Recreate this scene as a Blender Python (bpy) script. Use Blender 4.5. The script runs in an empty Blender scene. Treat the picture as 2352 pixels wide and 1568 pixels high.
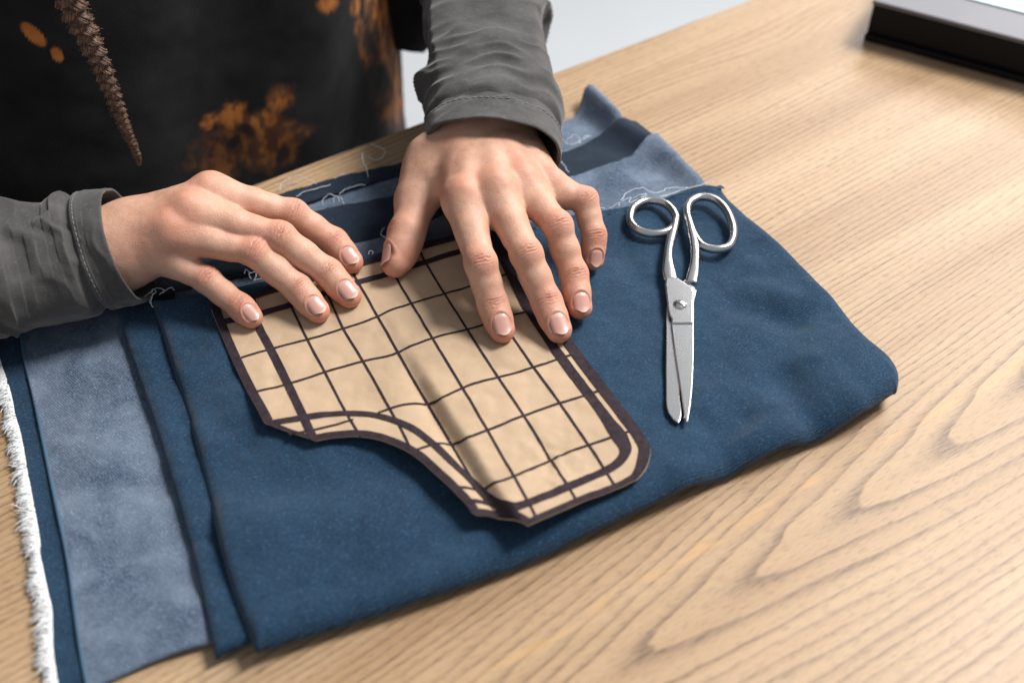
import bpy, bmesh, math, random
import numpy as np
from mathutils import Vector

S = bpy.context.scene
COL = S.collection
random.seed(7)
rng = np.random.default_rng(11)

# ------------------------------------------------------------------ camera
FPX, PITCH, DIST = 2800.0, math.radians(46), 0.57     # focal length in 2352-wide pixels, pitch, distance
CAM = np.array([0, -DIST*math.cos(PITCH), DIST*math.sin(PITCH)])
FW = np.array([0, math.cos(PITCH), -math.sin(PITCH)])
UP = np.array([0, math.sin(PITCH), math.cos(PITCH)])
cd = bpy.data.cameras.new('camera')
cam = bpy.data.objects.new('camera', cd)
COL.objects.link(cam)
cam.location = CAM
cam.rotation_euler = (math.pi/2 - PITCH, 0, 0)
cd.sensor_width = 36
cd.lens = 36*FPX/2352
cd.clip_start, cd.clip_end = 0.02, 60
cd.dof.use_dof = True
cd.dof.focus_distance = 0.562
cd.dof.aperture_fstop = 5.2
S.camera = cam

# ------------------------------------------------------------------ light
W = bpy.data.worlds.new('World')
S.world = W
W.use_nodes = True
bg = W.node_tree.nodes['Background']
bg.inputs[0].default_value = (0.86, 0.92, 1.0, 1)
bg.inputs[1].default_value = 0.42


def area(name, loc, target, sx, sy, power, color):
    l = bpy.data.lights.new(name, 'AREA')
    l.shape, l.size, l.size_y, l.energy, l.color = 'RECTANGLE', sx, sy, power, color
    o = bpy.data.objects.new(name, l)
    COL.objects.link(o)
    o.location = loc
    o.rotation_euler = (Vector(target)-Vector(loc)).to_track_quat('-Z', 'Y').to_euler()
    return o


area('window_light', (1.35, .75, 2.0), (0.05, 0.05, 0), 0.75, 0.75, 102, (1.0, 0.97, 0.93))
area('wide_window_light', (1.22, 2.0, 1.42), (0.22, 0.12, 0), 1.15, .85, 40, (1.0, 0.98, 0.95))
S.view_settings.view_transform = 'Standard'
S.view_settings.look = 'None'
S.view_settings.exposure = 0.0
S.view_settings.gamma = 1.0
S.render.engine = 'CYCLES'
S.cycles.use_denoising = True
S.cycles.max_bounces = 8

# ------------------------------------------------------------------ helpers
MM = 0.001


def D(x, y, z):
    """world point seen at pixel (x, y) of the 2352-wide picture, at height z in metres"""
    r = FW*FPX + np.array([1, 0, 0])*(x-1176) - UP*(y-784)
    return CAM + r*((z-CAM[2])/r[2])


def proj(p):
    q = np.asarray(p) - CAM
    d = q @ FW
    return np.stack([1176 + FPX*q[..., 0]/d, 784 - FPX*(q @ UP)/d], -1)


def c1(x, y, z): return D(229.7+x*.29297, 344.5+y*.29297, z*MM)/MM     # left hand crop
def c2(x, y, z): return D(803.9+x*.40274, 201+y*.40274, z*MM)/MM       # right hand crop


def hash3(ix, iy, iz, seed):
    h = (ix*374761393 + iy*668265263 + iz*1274126177 + seed*974634777) & 0xffffffff
    h = ((h ^ (h >> 13))*1274126177) & 0xffffffff
    h = h ^ (h >> 16)
    return (h & 0xffff)/65535.0


def noise(p, seed=0):
    p = np.asarray(p, float)
    if p.shape[-1] == 2:
        p = np.concatenate([p, np.zeros(p.shape[:-1]+(1,))], -1)
    i = np.floor(p).astype(np.int64)
    f = p-i
    f = f*f*f*(f*(f*6-15)+10)
    r = 0
    for dx in (0, 1):
        for dy in (0, 1):
            for dz in (0, 1):
                w = (f[..., 0] if dx else 1-f[..., 0])*(f[..., 1] if dy else 1-f[..., 1])*(f[..., 2] if dz else 1-f[..., 2])
                r = r + w*hash3(i[..., 0]+dx, i[..., 1]+dy, i[..., 2]+dz, seed)
    return r*2-1


def fbm(p, seed=0, octv=3, gain=.5):
    p = np.asarray(p, float)
    a, r = 1, 0
    for o in range(octv):
        r = r + a*noise(p, seed+o*17)
        p = p*2.03+3.1
        a *= gain
    return r


def sstep(a, b, x):
    t = np.clip((x-a)/(b-a), 0, 1)
    return t*t*(3-2*t)


def mesh(name, verts, faces, mat, parent=None, smooth=True, attrs=None):
    me = bpy.data.meshes.new(name)
    verts = np.asarray(verts, float)
    if isinstance(faces, np.ndarray):
        n, k = faces.shape
        me.vertices.add(len(verts))
        me.vertices.foreach_set('co', verts.ravel())
        me.loops.add(n*k)
        me.loops.foreach_set('vertex_index', faces.ravel().astype(np.int32))
        me.polygons.add(n)
        me.polygons.foreach_set('loop_start', (np.arange(n)*k).astype(np.int32))
        me.update(calc_edges=True)
        me.validate()
    else:
        me.from_pydata(verts.tolist(), [], faces)
    if smooth:
        me.polygons.foreach_set('use_smooth', np.ones(len(me.polygons), bool))
    for k, v in (attrs or {}).items():
        a = me.attributes.new(k, 'FLOAT_COLOR', 'POINT')
        c = np.ones((len(me.vertices), 4), np.float32)
        c[:, :v.shape[1]] = v
        a.data.foreach_set('color', c.ravel())
    if mat:
        me.materials.append(mat)
    o = bpy.data.objects.new(name, me)
    COL.objects.link(o)
    if parent:
        o.parent = parent
    return o


def thing(name, label, cat, group=None):
    o = bpy.data.objects.new(name, None)
    COL.objects.link(o)
    o.empty_display_size = .02
    o['label'], o['category'] = label, cat
    if group:
        o['group'] = group
    return o


def grid_faces(nu, nv, closed_v=False):
    i, j = np.meshgrid(np.arange(nu-1), np.arange(nv if closed_v else nv-1), indexing='ij')
    j2 = (j+1) % nv
    return np.stack([i*nv+j, (i+1)*nv+j, (i+1)*nv+j2, i*nv+j2], -1).reshape(-1, 4)


def resample(pts, n, it=2):
    """smooth an open polyline (corner cutting) and resample by length"""
    p = np.asarray(pts, float)
    for _ in range(it):
        q = [p[0]]
        for a, b in zip(p[:-1], p[1:]):
            q += [a*.75+b*.25, a*.25+b*.75]
        q.append(p[-1])
        p = np.array(q)
    s = np.concatenate([[0], np.cumsum(np.linalg.norm(np.diff(p, axis=0), axis=1))])
    t = np.linspace(0, s[-1], n)
    return np.stack([np.interp(t, s, p[:, k]) for k in range(p.shape[1])], -1)


def frames(path):
    t = np.gradient(path, axis=0)
    t /= np.linalg.norm(t, axis=1)[:, None]+1e-12
    ref = np.array([0, 0, 1.0]) if abs(t[0][2]) < .9 else np.array([1.0, 0, 0])
    n = np.cross(t[0], ref)
    n /= np.linalg.norm(n)
    N = []
    for k in range(len(path)):
        n = n - t[k]*(n @ t[k])
        n = n/(np.linalg.norm(n)+1e-12)
        N.append(n)
    N = np.array(N)
    return t, N, np.cross(t, N)


def tube(path, rad, m=6, closed=False, caps=True):
    path = np.asarray(path, float)
    n = len(path)
    rad = np.broadcast_to(np.asarray(rad, float), (n,))
    t, N, B = frames(path)
    a = np.linspace(0, 2*math.pi, m, endpoint=False)
    v = path[:, None] + rad[:, None, None]*(N[:, None]*np.cos(a)[None, :, None] + B[:, None]*np.sin(a)[None, :, None])
    v = v.reshape(-1, 3)
    f = grid_faces(n, m, True)
    return v, f


class Batch:
    def __init__(self): self.v, self.f, self.n = [], [], 0

    def add(self, v, f):
        self.v.append(np.asarray(v)); self.f.append(np.asarray(f)+self.n); self.n += len(v)

    def obj(self, name, mat, parent=None, **k):
        return mesh(name, np.concatenate(self.v), np.concatenate(self.f), mat, parent, **k)


# ------------------------------------------------------------------ materials
class NT:
    def __init__(self, name):
        self.m = bpy.data.materials.new(name)
        self.m.use_nodes = True
        self.t = self.m.node_tree
        self.b = self.t.nodes['Principled BSDF']

    def n(self, typ, inp=None, **kw):
        nd = self.t.nodes.new(typ)
        for k, v in kw.items():
            setattr(nd, k, v)
        for k, v in (inp or {}).items():
            self.set(nd, k, v)
        return nd

    def set(self, nd, k, v):
        if isinstance(v, bpy.types.NodeSocket):
            self.t.links.new(v, nd.inputs[k])
        else:
            nd.inputs[k].default_value = v

    def p(self, **kw):
        for k, v in kw.items():
            self.set(self.b, k.replace('_', ' '), v)

    def math(self, op, a, b=None, c=None, clamp=False):
        nd = self.n('ShaderNodeMath', operation=op, use_clamp=clamp)
        for i, v in enumerate((a, b, c)):
            if v is not None:
                self.set(nd, i, v)
        return nd.outputs[0]

    def mix(self, f, a, b, mode='MIX'):
        nd = self.n('ShaderNodeMix', data_type='RGBA', blend_type=mode)
        for k, v in ((0, f), (6, a), (7, b)):
            if isinstance(v, tuple) and len(v) == 3:
                v = v+(1,)
            self.set(nd, k, v)
        return nd.outputs[2]

    def ramp(self, f, stops):
        nd = self.n('ShaderNodeValToRGB', {0: f})
        e = nd.color_ramp.elements
        while len(e) < len(stops):
            e.new(.5)
        for k, (p, c) in enumerate(stops):
            e[k].position = p
            e[k].color = (c if isinstance(c, tuple) else (c, c, c))+(1,)
        return nd.outputs[0]

    def coord(self, scale=(1, 1, 1), rot=(0, 0, 0), out='Object'):
        tc = self.n('ShaderNodeTexCoord').outputs[out]
        return self.n('ShaderNodeMapping', {'Vector': tc, 'Scale': scale, 'Rotation': rot}).outputs[0]

    def noise(self, vec, scale, detail=2, rough=.5, dist=0):
        return self.n('ShaderNodeTexNoise', {'Vector': vec, 'Scale': scale, 'Detail': detail, 'Roughness': rough, 'Distortion': dist}).outputs[0]

    def bump(self, h, strength, dist):
        return self.n('ShaderNodeBump', {'Height': h, 'Strength': strength, 'Distance': dist}).outputs[0]

    def attr(self, name):
        return self.n('ShaderNodeAttribute', attribute_name=name)


def simple(name, col, rough=.5, metal=0., bump=None, sheen=0.):
    t = NT(name)
    t.p(Base_Color=col+(1,), Roughness=rough, Metallic=metal)
    v = t.coord()
    if bump:
        t.p(Normal=t.bump(t.noise(v, bump[0], 3), bump[1], bump[2]))
    if sheen:
        t.p(Sheen_Weight=sheen)
    return t.m


def denim(name, dark, mid, light, ang, contrast=1.0, wash=0.3):
    t = NT(name)
    v = t.coord(rot=(0, 0, ang))
    st = t.n('ShaderNodeMapping', {'Vector': v, 'Scale': (680, 1950, 1000)}).outputs[0]
    sp = t.noise(st, 1, 2, .55)
    tw = t.n('ShaderNodeTexWave', {'Vector': v, 'Scale': 330.0, 'Distortion': 2.5, 'Detail': 1.5, 'Detail Scale': 2.0}, bands_direction='Y').outputs['Fac']
    f = t.math('ADD', t.math('MULTIPLY', sp, .75), t.math('MULTIPLY', tw, .25))
    f = t.ramp(f, [(.38, 0.), (.74, 1.)])
    big = t.noise(v, 38, 4, .6, .4)
    blot = t.ramp(big, [(.35, 0.), (.68, 1.)])
    c = t.mix(t.math('MULTIPLY', f, contrast), dark, mid)
    spk = t.ramp(t.noise(st, 1.35, 1, .5), [(.60, 0.), (.78, 1.)])
    c = t.mix(t.math('MULTIPLY', spk, .62*contrast), c, light)
    c = t.mix(t.math('MULTIPLY', blot, wash), c, light)
    t.p(Base_Color=c, Roughness=.92, Sheen_Weight=.12, Sheen_Roughness=.5)
    h = t.math('ADD', f, t.math('MULTIPLY', t.noise(v, 900, 2), .5))
    t.p(Normal=t.bump(h, .55, .00022))
    t.b.inputs['Specular IOR Level'].default_value = .25
    return t.m


M_denim = denim('blue_denim', (.0036, .0155, .036), (.0098, .047, .100), (.065, .160, .255), math.radians(-28), 1.0, .09)
M_dark_denim = denim('navy_denim', (.003, .009, .020), (.006, .020, .042), (.026, .058, .095), math.radians(-28), 1.0, .06)
M_grey = denim('denim_reverse', (.025, .041, .072), (.105, .147, .218), (.32, .39, .49), math.radians(40), 1.0, .33)
M_fringe = simple('white_cotton', (.80, .80, .80), .95, 0, (900, .4, .0003))
M_thread = simple('pale_thread', (.56, .60, .65), .9)

t = NT('skin')
v = t.coord()
at = t.attr('tint')
sep = t.n('ShaderNodeSeparateColor', {0: at.outputs[0]})
mott = t.noise(v, 95, 4, .6)
base = t.mix(t.ramp(mott, [(.32, 0.), (.7, 1.)]), (.525, .292, .200), (.605, .365, .265))
mott2 = t.noise(v, 330, 3, .6)
base = t.mix(t.math('MULTIPLY', t.ramp(mott2, [(.48, 0.), (.72, 1.)]), .30), base, (.47, .20, .125))
base = t.mix(sep.outputs[0], base, (.54, .175, .110))
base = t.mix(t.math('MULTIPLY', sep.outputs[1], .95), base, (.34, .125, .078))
fine = t.noise(v, 1500, 2, .6)
vor = t.n('ShaderNodeTexVoronoi', {'Vector': v, 'Scale': 850.0}, feature='DISTANCE_TO_EDGE').outputs[0]
hh = t.math('ADD', t.math('MULTIPLY', fine, .6), t.math('MULTIPLY', t.ramp(vor, [(0, 0.), (.12, 1.)]), .55))
t.p(Base_Color=base, Roughness=.50, Normal=t.bump(hh, .45, .00025))
t.b.subsurface_method = 'RANDOM_WALK'
t.p(Subsurface_Weight=.14, Subsurface_Radius=(1.0, .38, .20), Subsurface_Scale=.0032)
t.b.inputs['Specular IOR Level'].default_value = .42
M_skin = t.m

t = NT('fingernail')
at = t.attr('tint')
sep = t.n('ShaderNodeSeparateColor', {0: at.outputs[0]})
c = t.mix(sep.outputs[0], (.52, .275, .225), (.64, .45, .36))
t.p(Base_Color=c, Roughness=.36, Coat_Weight=.15, Coat_Roughness=.2)
M_nail = t.m

t = NT('kraft_paper')
v = t.coord()
n1 = t.noise(v, 60, 5, .6)
fib = t.noise(t.n('ShaderNodeMapping', {'Vector': v, 'Scale': (420, 1300, 900), 'Rotation': (0, 0, .5)}).outputs[0], 1, 3, .6)
fib2 = t.noise(t.n('ShaderNodeMapping', {'Vector': v, 'Scale': (1400, 380, 900), 'Rotation': (0, 0, .9)}).outputs[0], 1, 3, .6)
c = t.mix(t.ramp(n1, [(.3, 0.), (.7, 1.)]), (.400, .285, .185), (.465, .338, .226))
c = t.mix(t.math('MULTIPLY', t.ramp(fib, [(.60, 0.), (.72, 1.)]), .35), c, (.36, .23, .13))
c = t.mix(t.math('MULTIPLY', t.ramp(fib2, [(.62, 0.), (.75, 1.)]), .30), c, (.58, .43, .29))
t.p(Base_Color=c, Roughness=.78, Normal=t.bump(t.math('ADD', t.math('MULTIPLY', n1, 2.), fib), .25, .0004))
t.b.inputs['Specular IOR Level'].default_value = .3
M_kraft = t.m
t = NT('printed_ink')
v = t.coord()
c = t.mix(t.ramp(t.noise(v, 350, 4, .7), [(.35, 0.), (.75, 1.)]), (.020, .013, .018), (.042, .029, .034))
t.p(Base_Color=c, Roughness=.8)
t.b.inputs['Specular IOR Level'].default_value = .15
M_ink = t.m

t = NT('steel')
v = t.coord(scale=(60, 1500, 400), rot=(0, 0, .08))
br = t.noise(v, 1, 3, .6)
t.p(Base_Color=(.56, .555, .55, 1), Metallic=1., Roughness=.21)
M_blade = t.m
t = NT('polished_steel')
v = t.coord()
t.p(Base_Color=(.56, .55, .54, 1), Metallic=1., Roughness=t.math('ADD', t.math('MULTIPLY', t.noise(v, 160, 3), .12), .15), Normal=t.bump(t.noise(v, 220, 2), .05, .0006))
M_handle = t.m
M_slot = simple('dark_slot', (.05, .05, .05), .6)


def jersey(name, a, b, fuzz=.5, light=None):
    t = NT(name)
    v = t.coord()
    n1 = t.noise(v, 55, 4, .6)
    n2 = t.noise(t.n('ShaderNodeMapping', {'Vector': v, 'Scale': (500, 500, 1600), 'Rotation': (.4, .3, .2)}).outputs[0], 1, 3, .7)
    c = t.mix(t.ramp(n1, [(.3, 0.), (.7, 1.)]), a, b)
    c = t.mix(t.math('MULTIPLY', t.ramp(n2, [(.55, 0.), (.8, 1.)]), .4), c, light or tuple(x*2.2 for x in b))
    t.p(Base_Color=c, Roughness=.95, Sheen_Weight=fuzz, Sheen_Roughness=.45, Normal=t.bump(t.math('ADD', n2, t.noise(v, 1400, 2)), .5, .0003))
    t.b.inputs['Specular IOR Level'].default_value = .2
    return t.m


M_sleeve = jersey('grey_jersey', (.052, .050, .049), (.086, .083, .080), .28)
M_stitch = simple('grey_stitch', (.17, .17, .17), .9)

t = NT('dyed_shirt')
v = t.coord()
at = t.attr('dye')
n1 = t.noise(v, 900, 2, .6)
c0 = t.mix(t.ramp(t.noise(v, 30, 3), [(.3, 0.), (.7, 1.)]), (.007, .007, .008), (.016, .016, .0175))
orange = t.mix(t.ramp(t.noise(v, 42, 4, .6), [(.35, 0.), (.65, 1.)]), (.34, .105, .020), (.62, .235, .055))
sep = t.n('ShaderNodeSeparateColor', {0: at.outputs[0]})
c = t.mix(sep.outputs[0], c0, orange)
t.p(Base_Color=c, Roughness=.95, Sheen_Weight=.05, Normal=t.bump(n1, .4, .0003))
t.b.inputs['Specular IOR Level'].default_value = .15
M_shirt = t.m

t = NT('brown_hair')
v = t.coord()
n1 = t.noise(v, 500, 3)
c = t.mix(t.ramp(n1, [(.3, 0.), (.7, 1.)]), (.085, .048, .032), (.36, .225, .155))
t.p(Base_Color=c, Roughness=.38)
M_hair = t.m

# wood of the table top: grain runs along local x, plain-sawn arches opening to +x
t = NT('oak_wood')
tc = t.n('ShaderNodeTexCoord').outputs['Object']
wob = t.noise(t.n('ShaderNodeMapping', {'Vector': tc, 'Scale': (5, 22, 22)}).outputs[0], 1, 3, .55)
wob2 = t.noise(t.n('ShaderNodeMapping', {'Vector': tc, 'Scale': (40, 160, 100)}).outputs[0], 1, 3, .6)
xyz = t.n('ShaderNodeSeparateXYZ', {0: tc})
X, Y = xyz.outputs[0], xyz.outputs[1]


def arch(u0, v0, m, h, tap):
    du = t.math('SUBTRACT', X, u0)
    vp = t.math('SUBTRACT', t.math('SUBTRACT', Y, v0), t.math('MULTIPLY', du, m))
    vp = t.math('ADD', vp, t.math('MULTIPLY', t.math('SUBTRACT', wob, .5), .014))
    R = t.math('SQRT', t.math('ADD', t.math('MULTIPLY', vp, vp), h*h))
    w = t.math('DIVIDE', 1.0, t.math('ADD', 1.0, t.math('POWER', t.math('MULTIPLY', t.math('ABSOLUTE', vp), 1/.075), 2.0)))
    return t.math('SUBTRACT', R, t.math('MULTIPLY', t.math('MULTIPLY', du, tap), w))


R = arch(.009, -.338, .075, .006, .155)
bx_ = t.math('POWER', t.math('MULTIPLY', t.math('SUBTRACT', X, .329), 1/.055), 2.0)
by_ = t.math('POWER', t.math('MULTIPLY', t.math('ADD', Y, .049), 1/.017), 2.0)
eye = t.math('EXPONENT', t.math('MULTIPLY', t.math('ADD', bx_, by_), -1.0))
R = t.math('ADD', R, t.math('MULTIPLY', eye, .016))
R = t.math('ADD', R, t.math('MULTIPLY', t.math('SUBTRACT', wob2, .5), .0009))
wob3 = t.noise(t.n('ShaderNodeMapping', {'Vector': tc, 'Scale': (1.6, 75, 20)}).outputs[0], 1, 2, .5)
R = t.math('ADD', R, t.math('MULTIPLY', t.math('SUBTRACT', wob3, .5), .0085))
lstr = t.ramp(t.noise(t.n('ShaderNodeMapping', {'Vector': tc, 'Scale': (2.5, 110, 20), 'Location': (3, 5, 0)}).outputs[0], 1, 2, .5), [(.34, .30), (.62, 1.)])
avp = t.math('SUBTRACT', t.math('ADD', Y, .338), t.math('MULTIPLY', t.math('SUBTRACT', X, .009), .075))
amask = t.math('EXPONENT', t.math('MULTIPLY', t.math('POWER', t.math('MULTIPLY', t.math('ABSOLUTE', avp), 1/.028), 2.0), -1.0))
lstr = t.math('MAXIMUM', lstr, amask)
ph = t.math('ADD', t.math('DIVIDE', t.math('ADD', R, .0035), .0088), t.math('DIVIDE', t.math('MAXIMUM', t.math('SUBTRACT', R, .014), 0.0), .020))
ph = t.math('ADD', ph, t.math('DIVIDE', t.math('MAXIMUM', t.math('ADD', Y, .300), 0.0), .0085))
saw = t.math('FRACT', ph)
line = t.ramp(saw, [(0., .05), (.045, 1.), (.13, .95), (.30, .32), (.55, 0.), (1., .0)])
pore = t.noise(t.n('ShaderNodeMapping', {'Vector': tc, 'Scale': (95, 900, 500)}).outputs[0], 1, 3, .6)
pore_m = t.ramp(pore, [(.40, 0.), (.62, 1.)])
pore2 = t.noise(t.n('ShaderNodeMapping', {'Vector': tc, 'Scale': (160, 1900, 500)}).outputs[0], 1, 2, .6)
fleck = t.ramp(pore2, [(.53, 0.), (.66, 1.)])
bandn = t.noise(t.n('ShaderNodeMapping', {'Vector': tc, 'Scale': (2.2, 26, 20)}).outputs[0], 1, 3, .55)
fib = t.noise(t.n('ShaderNodeMapping', {'Vector': tc, 'Scale': (30, 420, 200)}).outputs[0], 1, 4, .65)
c = t.mix(t.ramp(bandn, [(.32, 0.), (.68, 1.)]), (.310, .190, .099), (.455, .315, .188))
c = t.mix(t.math('MULTIPLY', t.ramp(fib, [(.35, 0.), (.7, 1.)]), .35), c, (.44, .30, .175))
c = t.mix(t.math('MULTIPLY', t.math('MULTIPLY', t.math('MULTIPLY', line, lstr), t.math('ADD', t.math('MULTIPLY', pore_m, .50), .50)), .84), c, (.098, .054, .032))
c = t.mix(t.math('MULTIPLY', fleck, t.math('ADD', .42, t.math('MULTIPLY', line, .40))), c, (.105, .057, .031))
ystr = t.math('SUBTRACT', 1.0, t.math('MULTIPLY', t.math('ABSOLUTE', t.math('ADD', Y, .311)), 1/.004), clamp=True)
ystr = t.math('MULTIPLY', ystr, t.ramp(t.noise(t.n('ShaderNodeMapping', {'Vector': tc, 'Scale': (40, 200, 10)}).outputs[0], 1, 2), [(.45, 0.), (.65, 1.)]))
c = t.mix(t.math('MULTIPLY', ystr, .5), c, (.58, .32, .10))
hgt = t.math('SUBTRACT', t.math('MULTIPLY', fib, .3), t.math('ADD', t.math('MULTIPLY', t.math('MULTIPLY', line, pore_m), .7), t.math('MULTIPLY', fleck, .5)))
t.p(Base_Color=c, Roughness=t.math('ADD', .38, t.math('MULTIPLY', fib, .12)), Normal=t.bump(hgt, .14, .0003))
t.b.inputs['Specular IOR Level'].default_value = .38
M_wood = t.m
M_leg = simple('wood_leg', (.42, .27, .15), .5)
t = NT('pale_floor')
v = t.coord()
t.p(Base_Color=t.mix(t.noise(v, 3, 3), (.43, .45, .468), (.50, .52, .538)), Roughness=.45)
M_floor = t.m

# ------------------------------------------------------------------ floor and table
bm = bmesh.new()
bmesh.ops.create_grid(bm, x_segments=8, y_segments=8, size=4)
me = bpy.data.meshes.new('floor'); bm.to_mesh(me); bm.free()
floor = bpy.data.objects.new('floor', me); COL.objects.link(floor)
floor.location = (0, 1.5, -.74); me.materials.append(M_floor); floor['kind'] = 'structure'

E0 = np.array([-.1396, .1160])
EU = np.array([.840, .542]); EU /= np.linalg.norm(EU)
EN = np.array([-EU[1], EU[0]])                # points away from the viewer, over the sitter's lap
TROT = math.atan2(EU[1], EU[0])


def tb(u, v, z=0.): return np.array([*(E0+EU*u+EN*v), z])


def box_bm(bm, x0, x1, y0, y1, z0, z1):
    r = bmesh.ops.create_cube(bm, size=1)
    for q in r['verts']:
        q.co = Vector((x0+(q.co.x+.5)*(x1-x0), y0+(q.co.y+.5)*(y1-y0), z0+(q.co.z+.5)*(z1-z0)))
    return r['verts']


def bm_obj(name, bm, mat, parent=None, bevel=0, seg=2, smooth=False):
    if bevel:
        bmesh.ops.bevel(bm, geom=[e for e in bm.edges if len(e.link_faces) == 2 and e.calc_face_angle() > .5], offset=bevel, segments=seg, affect='EDGES', profile=.6)
    me = bpy.data.meshes.new(name); bm.to_mesh(me); bm.free()
    if smooth:
        me.polygons.foreach_set('use_smooth', np.ones(len(me.polygons), bool))
    me.materials.append(mat)
    o = bpy.data.objects.new(name, me); COL.objects.link(o)
    o.parent = parent
    return o


table = thing('wooden_table', 'pale oak table with arched grain under the folded denim', 'table')
table.location = (*E0, 0); table.rotation_euler = (0, 0, TROT)
bm = bmesh.new(); box_bm(bm, -.75, 1.05, -.80, 0, -.028, 0)
bm_obj('tabletop', bm, M_wood, table, .0025, 3)
for x in (-.68, .98):
    for y in (-.73, -.07):
        bm = bmesh.new(); box_bm(bm, x-.03, x+.03, y-.03, y+.03, -.74, -.0285)
        bm_obj('leg', bm, M_leg, table, .004)

# ------------------------------------------------------------------ folded denim
fabric = thing('denim_fabric', 'folded blue denim cloth with grey reverse and white frayed edge lying on the table', 'fabric')


def px(pts, z): return [D(x, y, z*MM)[:2]/MM for x, y in pts]


def ridge(P, a, b, w):
    """gaussian falloff from the segment a-b (mm)"""
    a, b = np.asarray(a), np.asarray(b)
    d = b-a
    tt = np.clip(((P-a) @ d)/(d @ d), 0, 1)
    q = np.linalg.norm(P-a-tt[..., None]*d, axis=-1)
    return np.exp(-(q/w)**2)


def slab(name, sides, rh, rz, ztop, mat, nu=120, nv=90, wob=.35, amax=165, it=2, parent=None, edge_noise=0):
    """cloth layer: four border lines (top, right, bottom, left, running round), a soft rolled rim of
    half-width rh[side] and half-thickness rz[side] in mm, and a top surface height ztop(P)"""
    T, Rr, B, Lf = [resample(np.array(s), n, it) for s, n in zip(sides, (nu, nv, nu, nv))]
    def weld(a, b):
        m = (a[-1]+b[0])/2; a[-1] = m; b[0] = m
    weld(T, Rr); weld(Rr, B); weld(B, Lf); weld(Lf, T)
    loop = np.concatenate([T[:-1], Rr[:-1], B[:-1], Lf[:-1]])
    RH = np.concatenate([np.full(n-1, r) for n, r in zip((nu, nv, nu, nv), rh)]).astype(float)
    RZ = np.concatenate([np.full(n-1, r) for n, r in zip((nu, nv, nu, nv), rz)]).astype(float)
    for _ in range(8):
        RH = (np.roll(RH, 1)+RH*2+np.roll(RH, -1))/4
        RZ = (np.roll(RZ, 1)+RZ*2+np.roll(RZ, -1))/4
    tg = np.roll(loop, -2, 0)-np.roll(loop, 2, 0)
    nrm = np.stack([tg[:, 1], -tg[:, 0]], -1)
    nrm /= np.linalg.norm(nrm, axis=1)[:, None]
    c = loop.mean(0)
    if ((loop-c)*nrm).sum() < 0:
        nrm = -nrm
    if edge_noise:
        loop = loop + nrm*(fbm(loop/3.0, 91, 3)*edge_noise*(RH < 1.5))[:, None]
    if edge_noise:
        a_ = 0
        T = loop[:nu]; Rr = loop[nu-1:nu+nv-1]; B = loop[nu+nv-2:2*nu+nv-2]; Lf = np.concatenate([loop[2*nu+nv-3:], loop[:1]])
    ins = []
    for sd, r in zip((T, Rr, B, Lf), rh):
        tg = np.gradient(sd, axis=0)
        for _ in range(3):
            tg[1:-1] = (tg[:-2]+2*tg[1:-1]+tg[2:])/4
        n_ = np.stack([tg[:, 1], -tg[:, 0]], -1)
        n_ /= np.linalg.norm(n_, axis=1)[:, None]
        if (n_*(sd-c)).sum() < 0:
            n_ = -n_
        ins.append(sd-n_*r)
    for k in range(4):                      # trim neighbouring inset lines at their crossing
        p, q = ins[k], ins[(k+1) % 4]
        hit = None
        for i in range(len(p)-2, max(len(p)-45, 0), -1):
            d1 = p[i+1]-p[i]
            for j in range(0, min(44, len(q)-1)):
                d2 = q[j+1]-q[j]
                den = d1[0]*d2[1]-d1[1]*d2[0]
                if abs(den) < 1e-12:
                    continue
                r = q[j]-p[i]
                t_, s_ = (r[0]*d2[1]-r[1]*d2[0])/den, (r[0]*d1[1]-r[1]*d1[0])/den
                if 0 <= t_ <= 1 and 0 <= s_ <= 1:
                    hit = (i, j, p[i]+d1*t_); break
            if hit:
                break
        if hit:
            ins[k] = np.concatenate([p[:hit[0]+1], [hit[2]]]); ins[(k+1) % 4] = np.concatenate([[hit[2]], q[hit[1]+1:]])
        else:
            m = (p[-1]+q[0])/2; ins[k][-1] = m; ins[(k+1) % 4][0] = m
    T2, R2, B2, L2 = [resample(x, n_, 0) for x, n_ in zip(ins, (nu, nv, nu, nv))]
    u = np.linspace(0, 1, nu)[:, None, None]; w = np.linspace(0, 1, nv)[None, :, None]
    top = T2[:, None]; bot = B2[::-1][:, None]; left = L2[::-1][None]; right = R2[None]
    P = (1-w)*top + w*bot + (1-u)*left + u*right - ((1-u)*(1-w)*T2[0]+u*(1-w)*T2[-1]+(1-u)*w*B2[-1]+u*w*B2[0])
    z = ztop(P)
    V = np.concatenate([P, z[..., None]], -1).reshape(-1, 3)
    F = [grid_faces(nu, nv)]
    idx = np.arange(nu*nv).reshape(nu, nv)
    ring = np.concatenate([idx[:, 0], idx[-1, 1:], idx[:-1, -1][::-1], idx[0, 1:-1][::-1]])
    zin = z.reshape(-1)[ring]
    pin = P.reshape(-1, 2)[ring]
    prev = ring; n = len(ring); base = len(V); rings = []
    for a in np.radians(np.linspace(0, amax, 10)[1:]):
        q = pin + (loop-pin)*math.sin(a)
        zz = np.maximum(zin - RZ*(1-math.cos(a)), .3)
        rings.append(np.concatenate([q, zz[:, None]], 1))
        cur = base + np.arange(n); base += n
        F.append(np.stack([prev, cur, np.roll(cur, -1), np.roll(prev, -1)], -1))
        prev = cur
    V = np.concatenate([V]+rings)
    o = mesh(name, V*MM, np.concatenate(F), mat, parent or fabric)
    bm = bmesh.new(); bm.from_mesh(o.data)
    bmesh.ops.recalc_face_normals(bm, faces=bm.faces)
    if sum(f.normal.z*f.calc_area() for f in bm.faces) < 0:
        bmesh.ops.reverse_faces(bm, faces=bm.faces)
    bm.to_mesh(o.data); bm.free()
    return o


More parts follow.
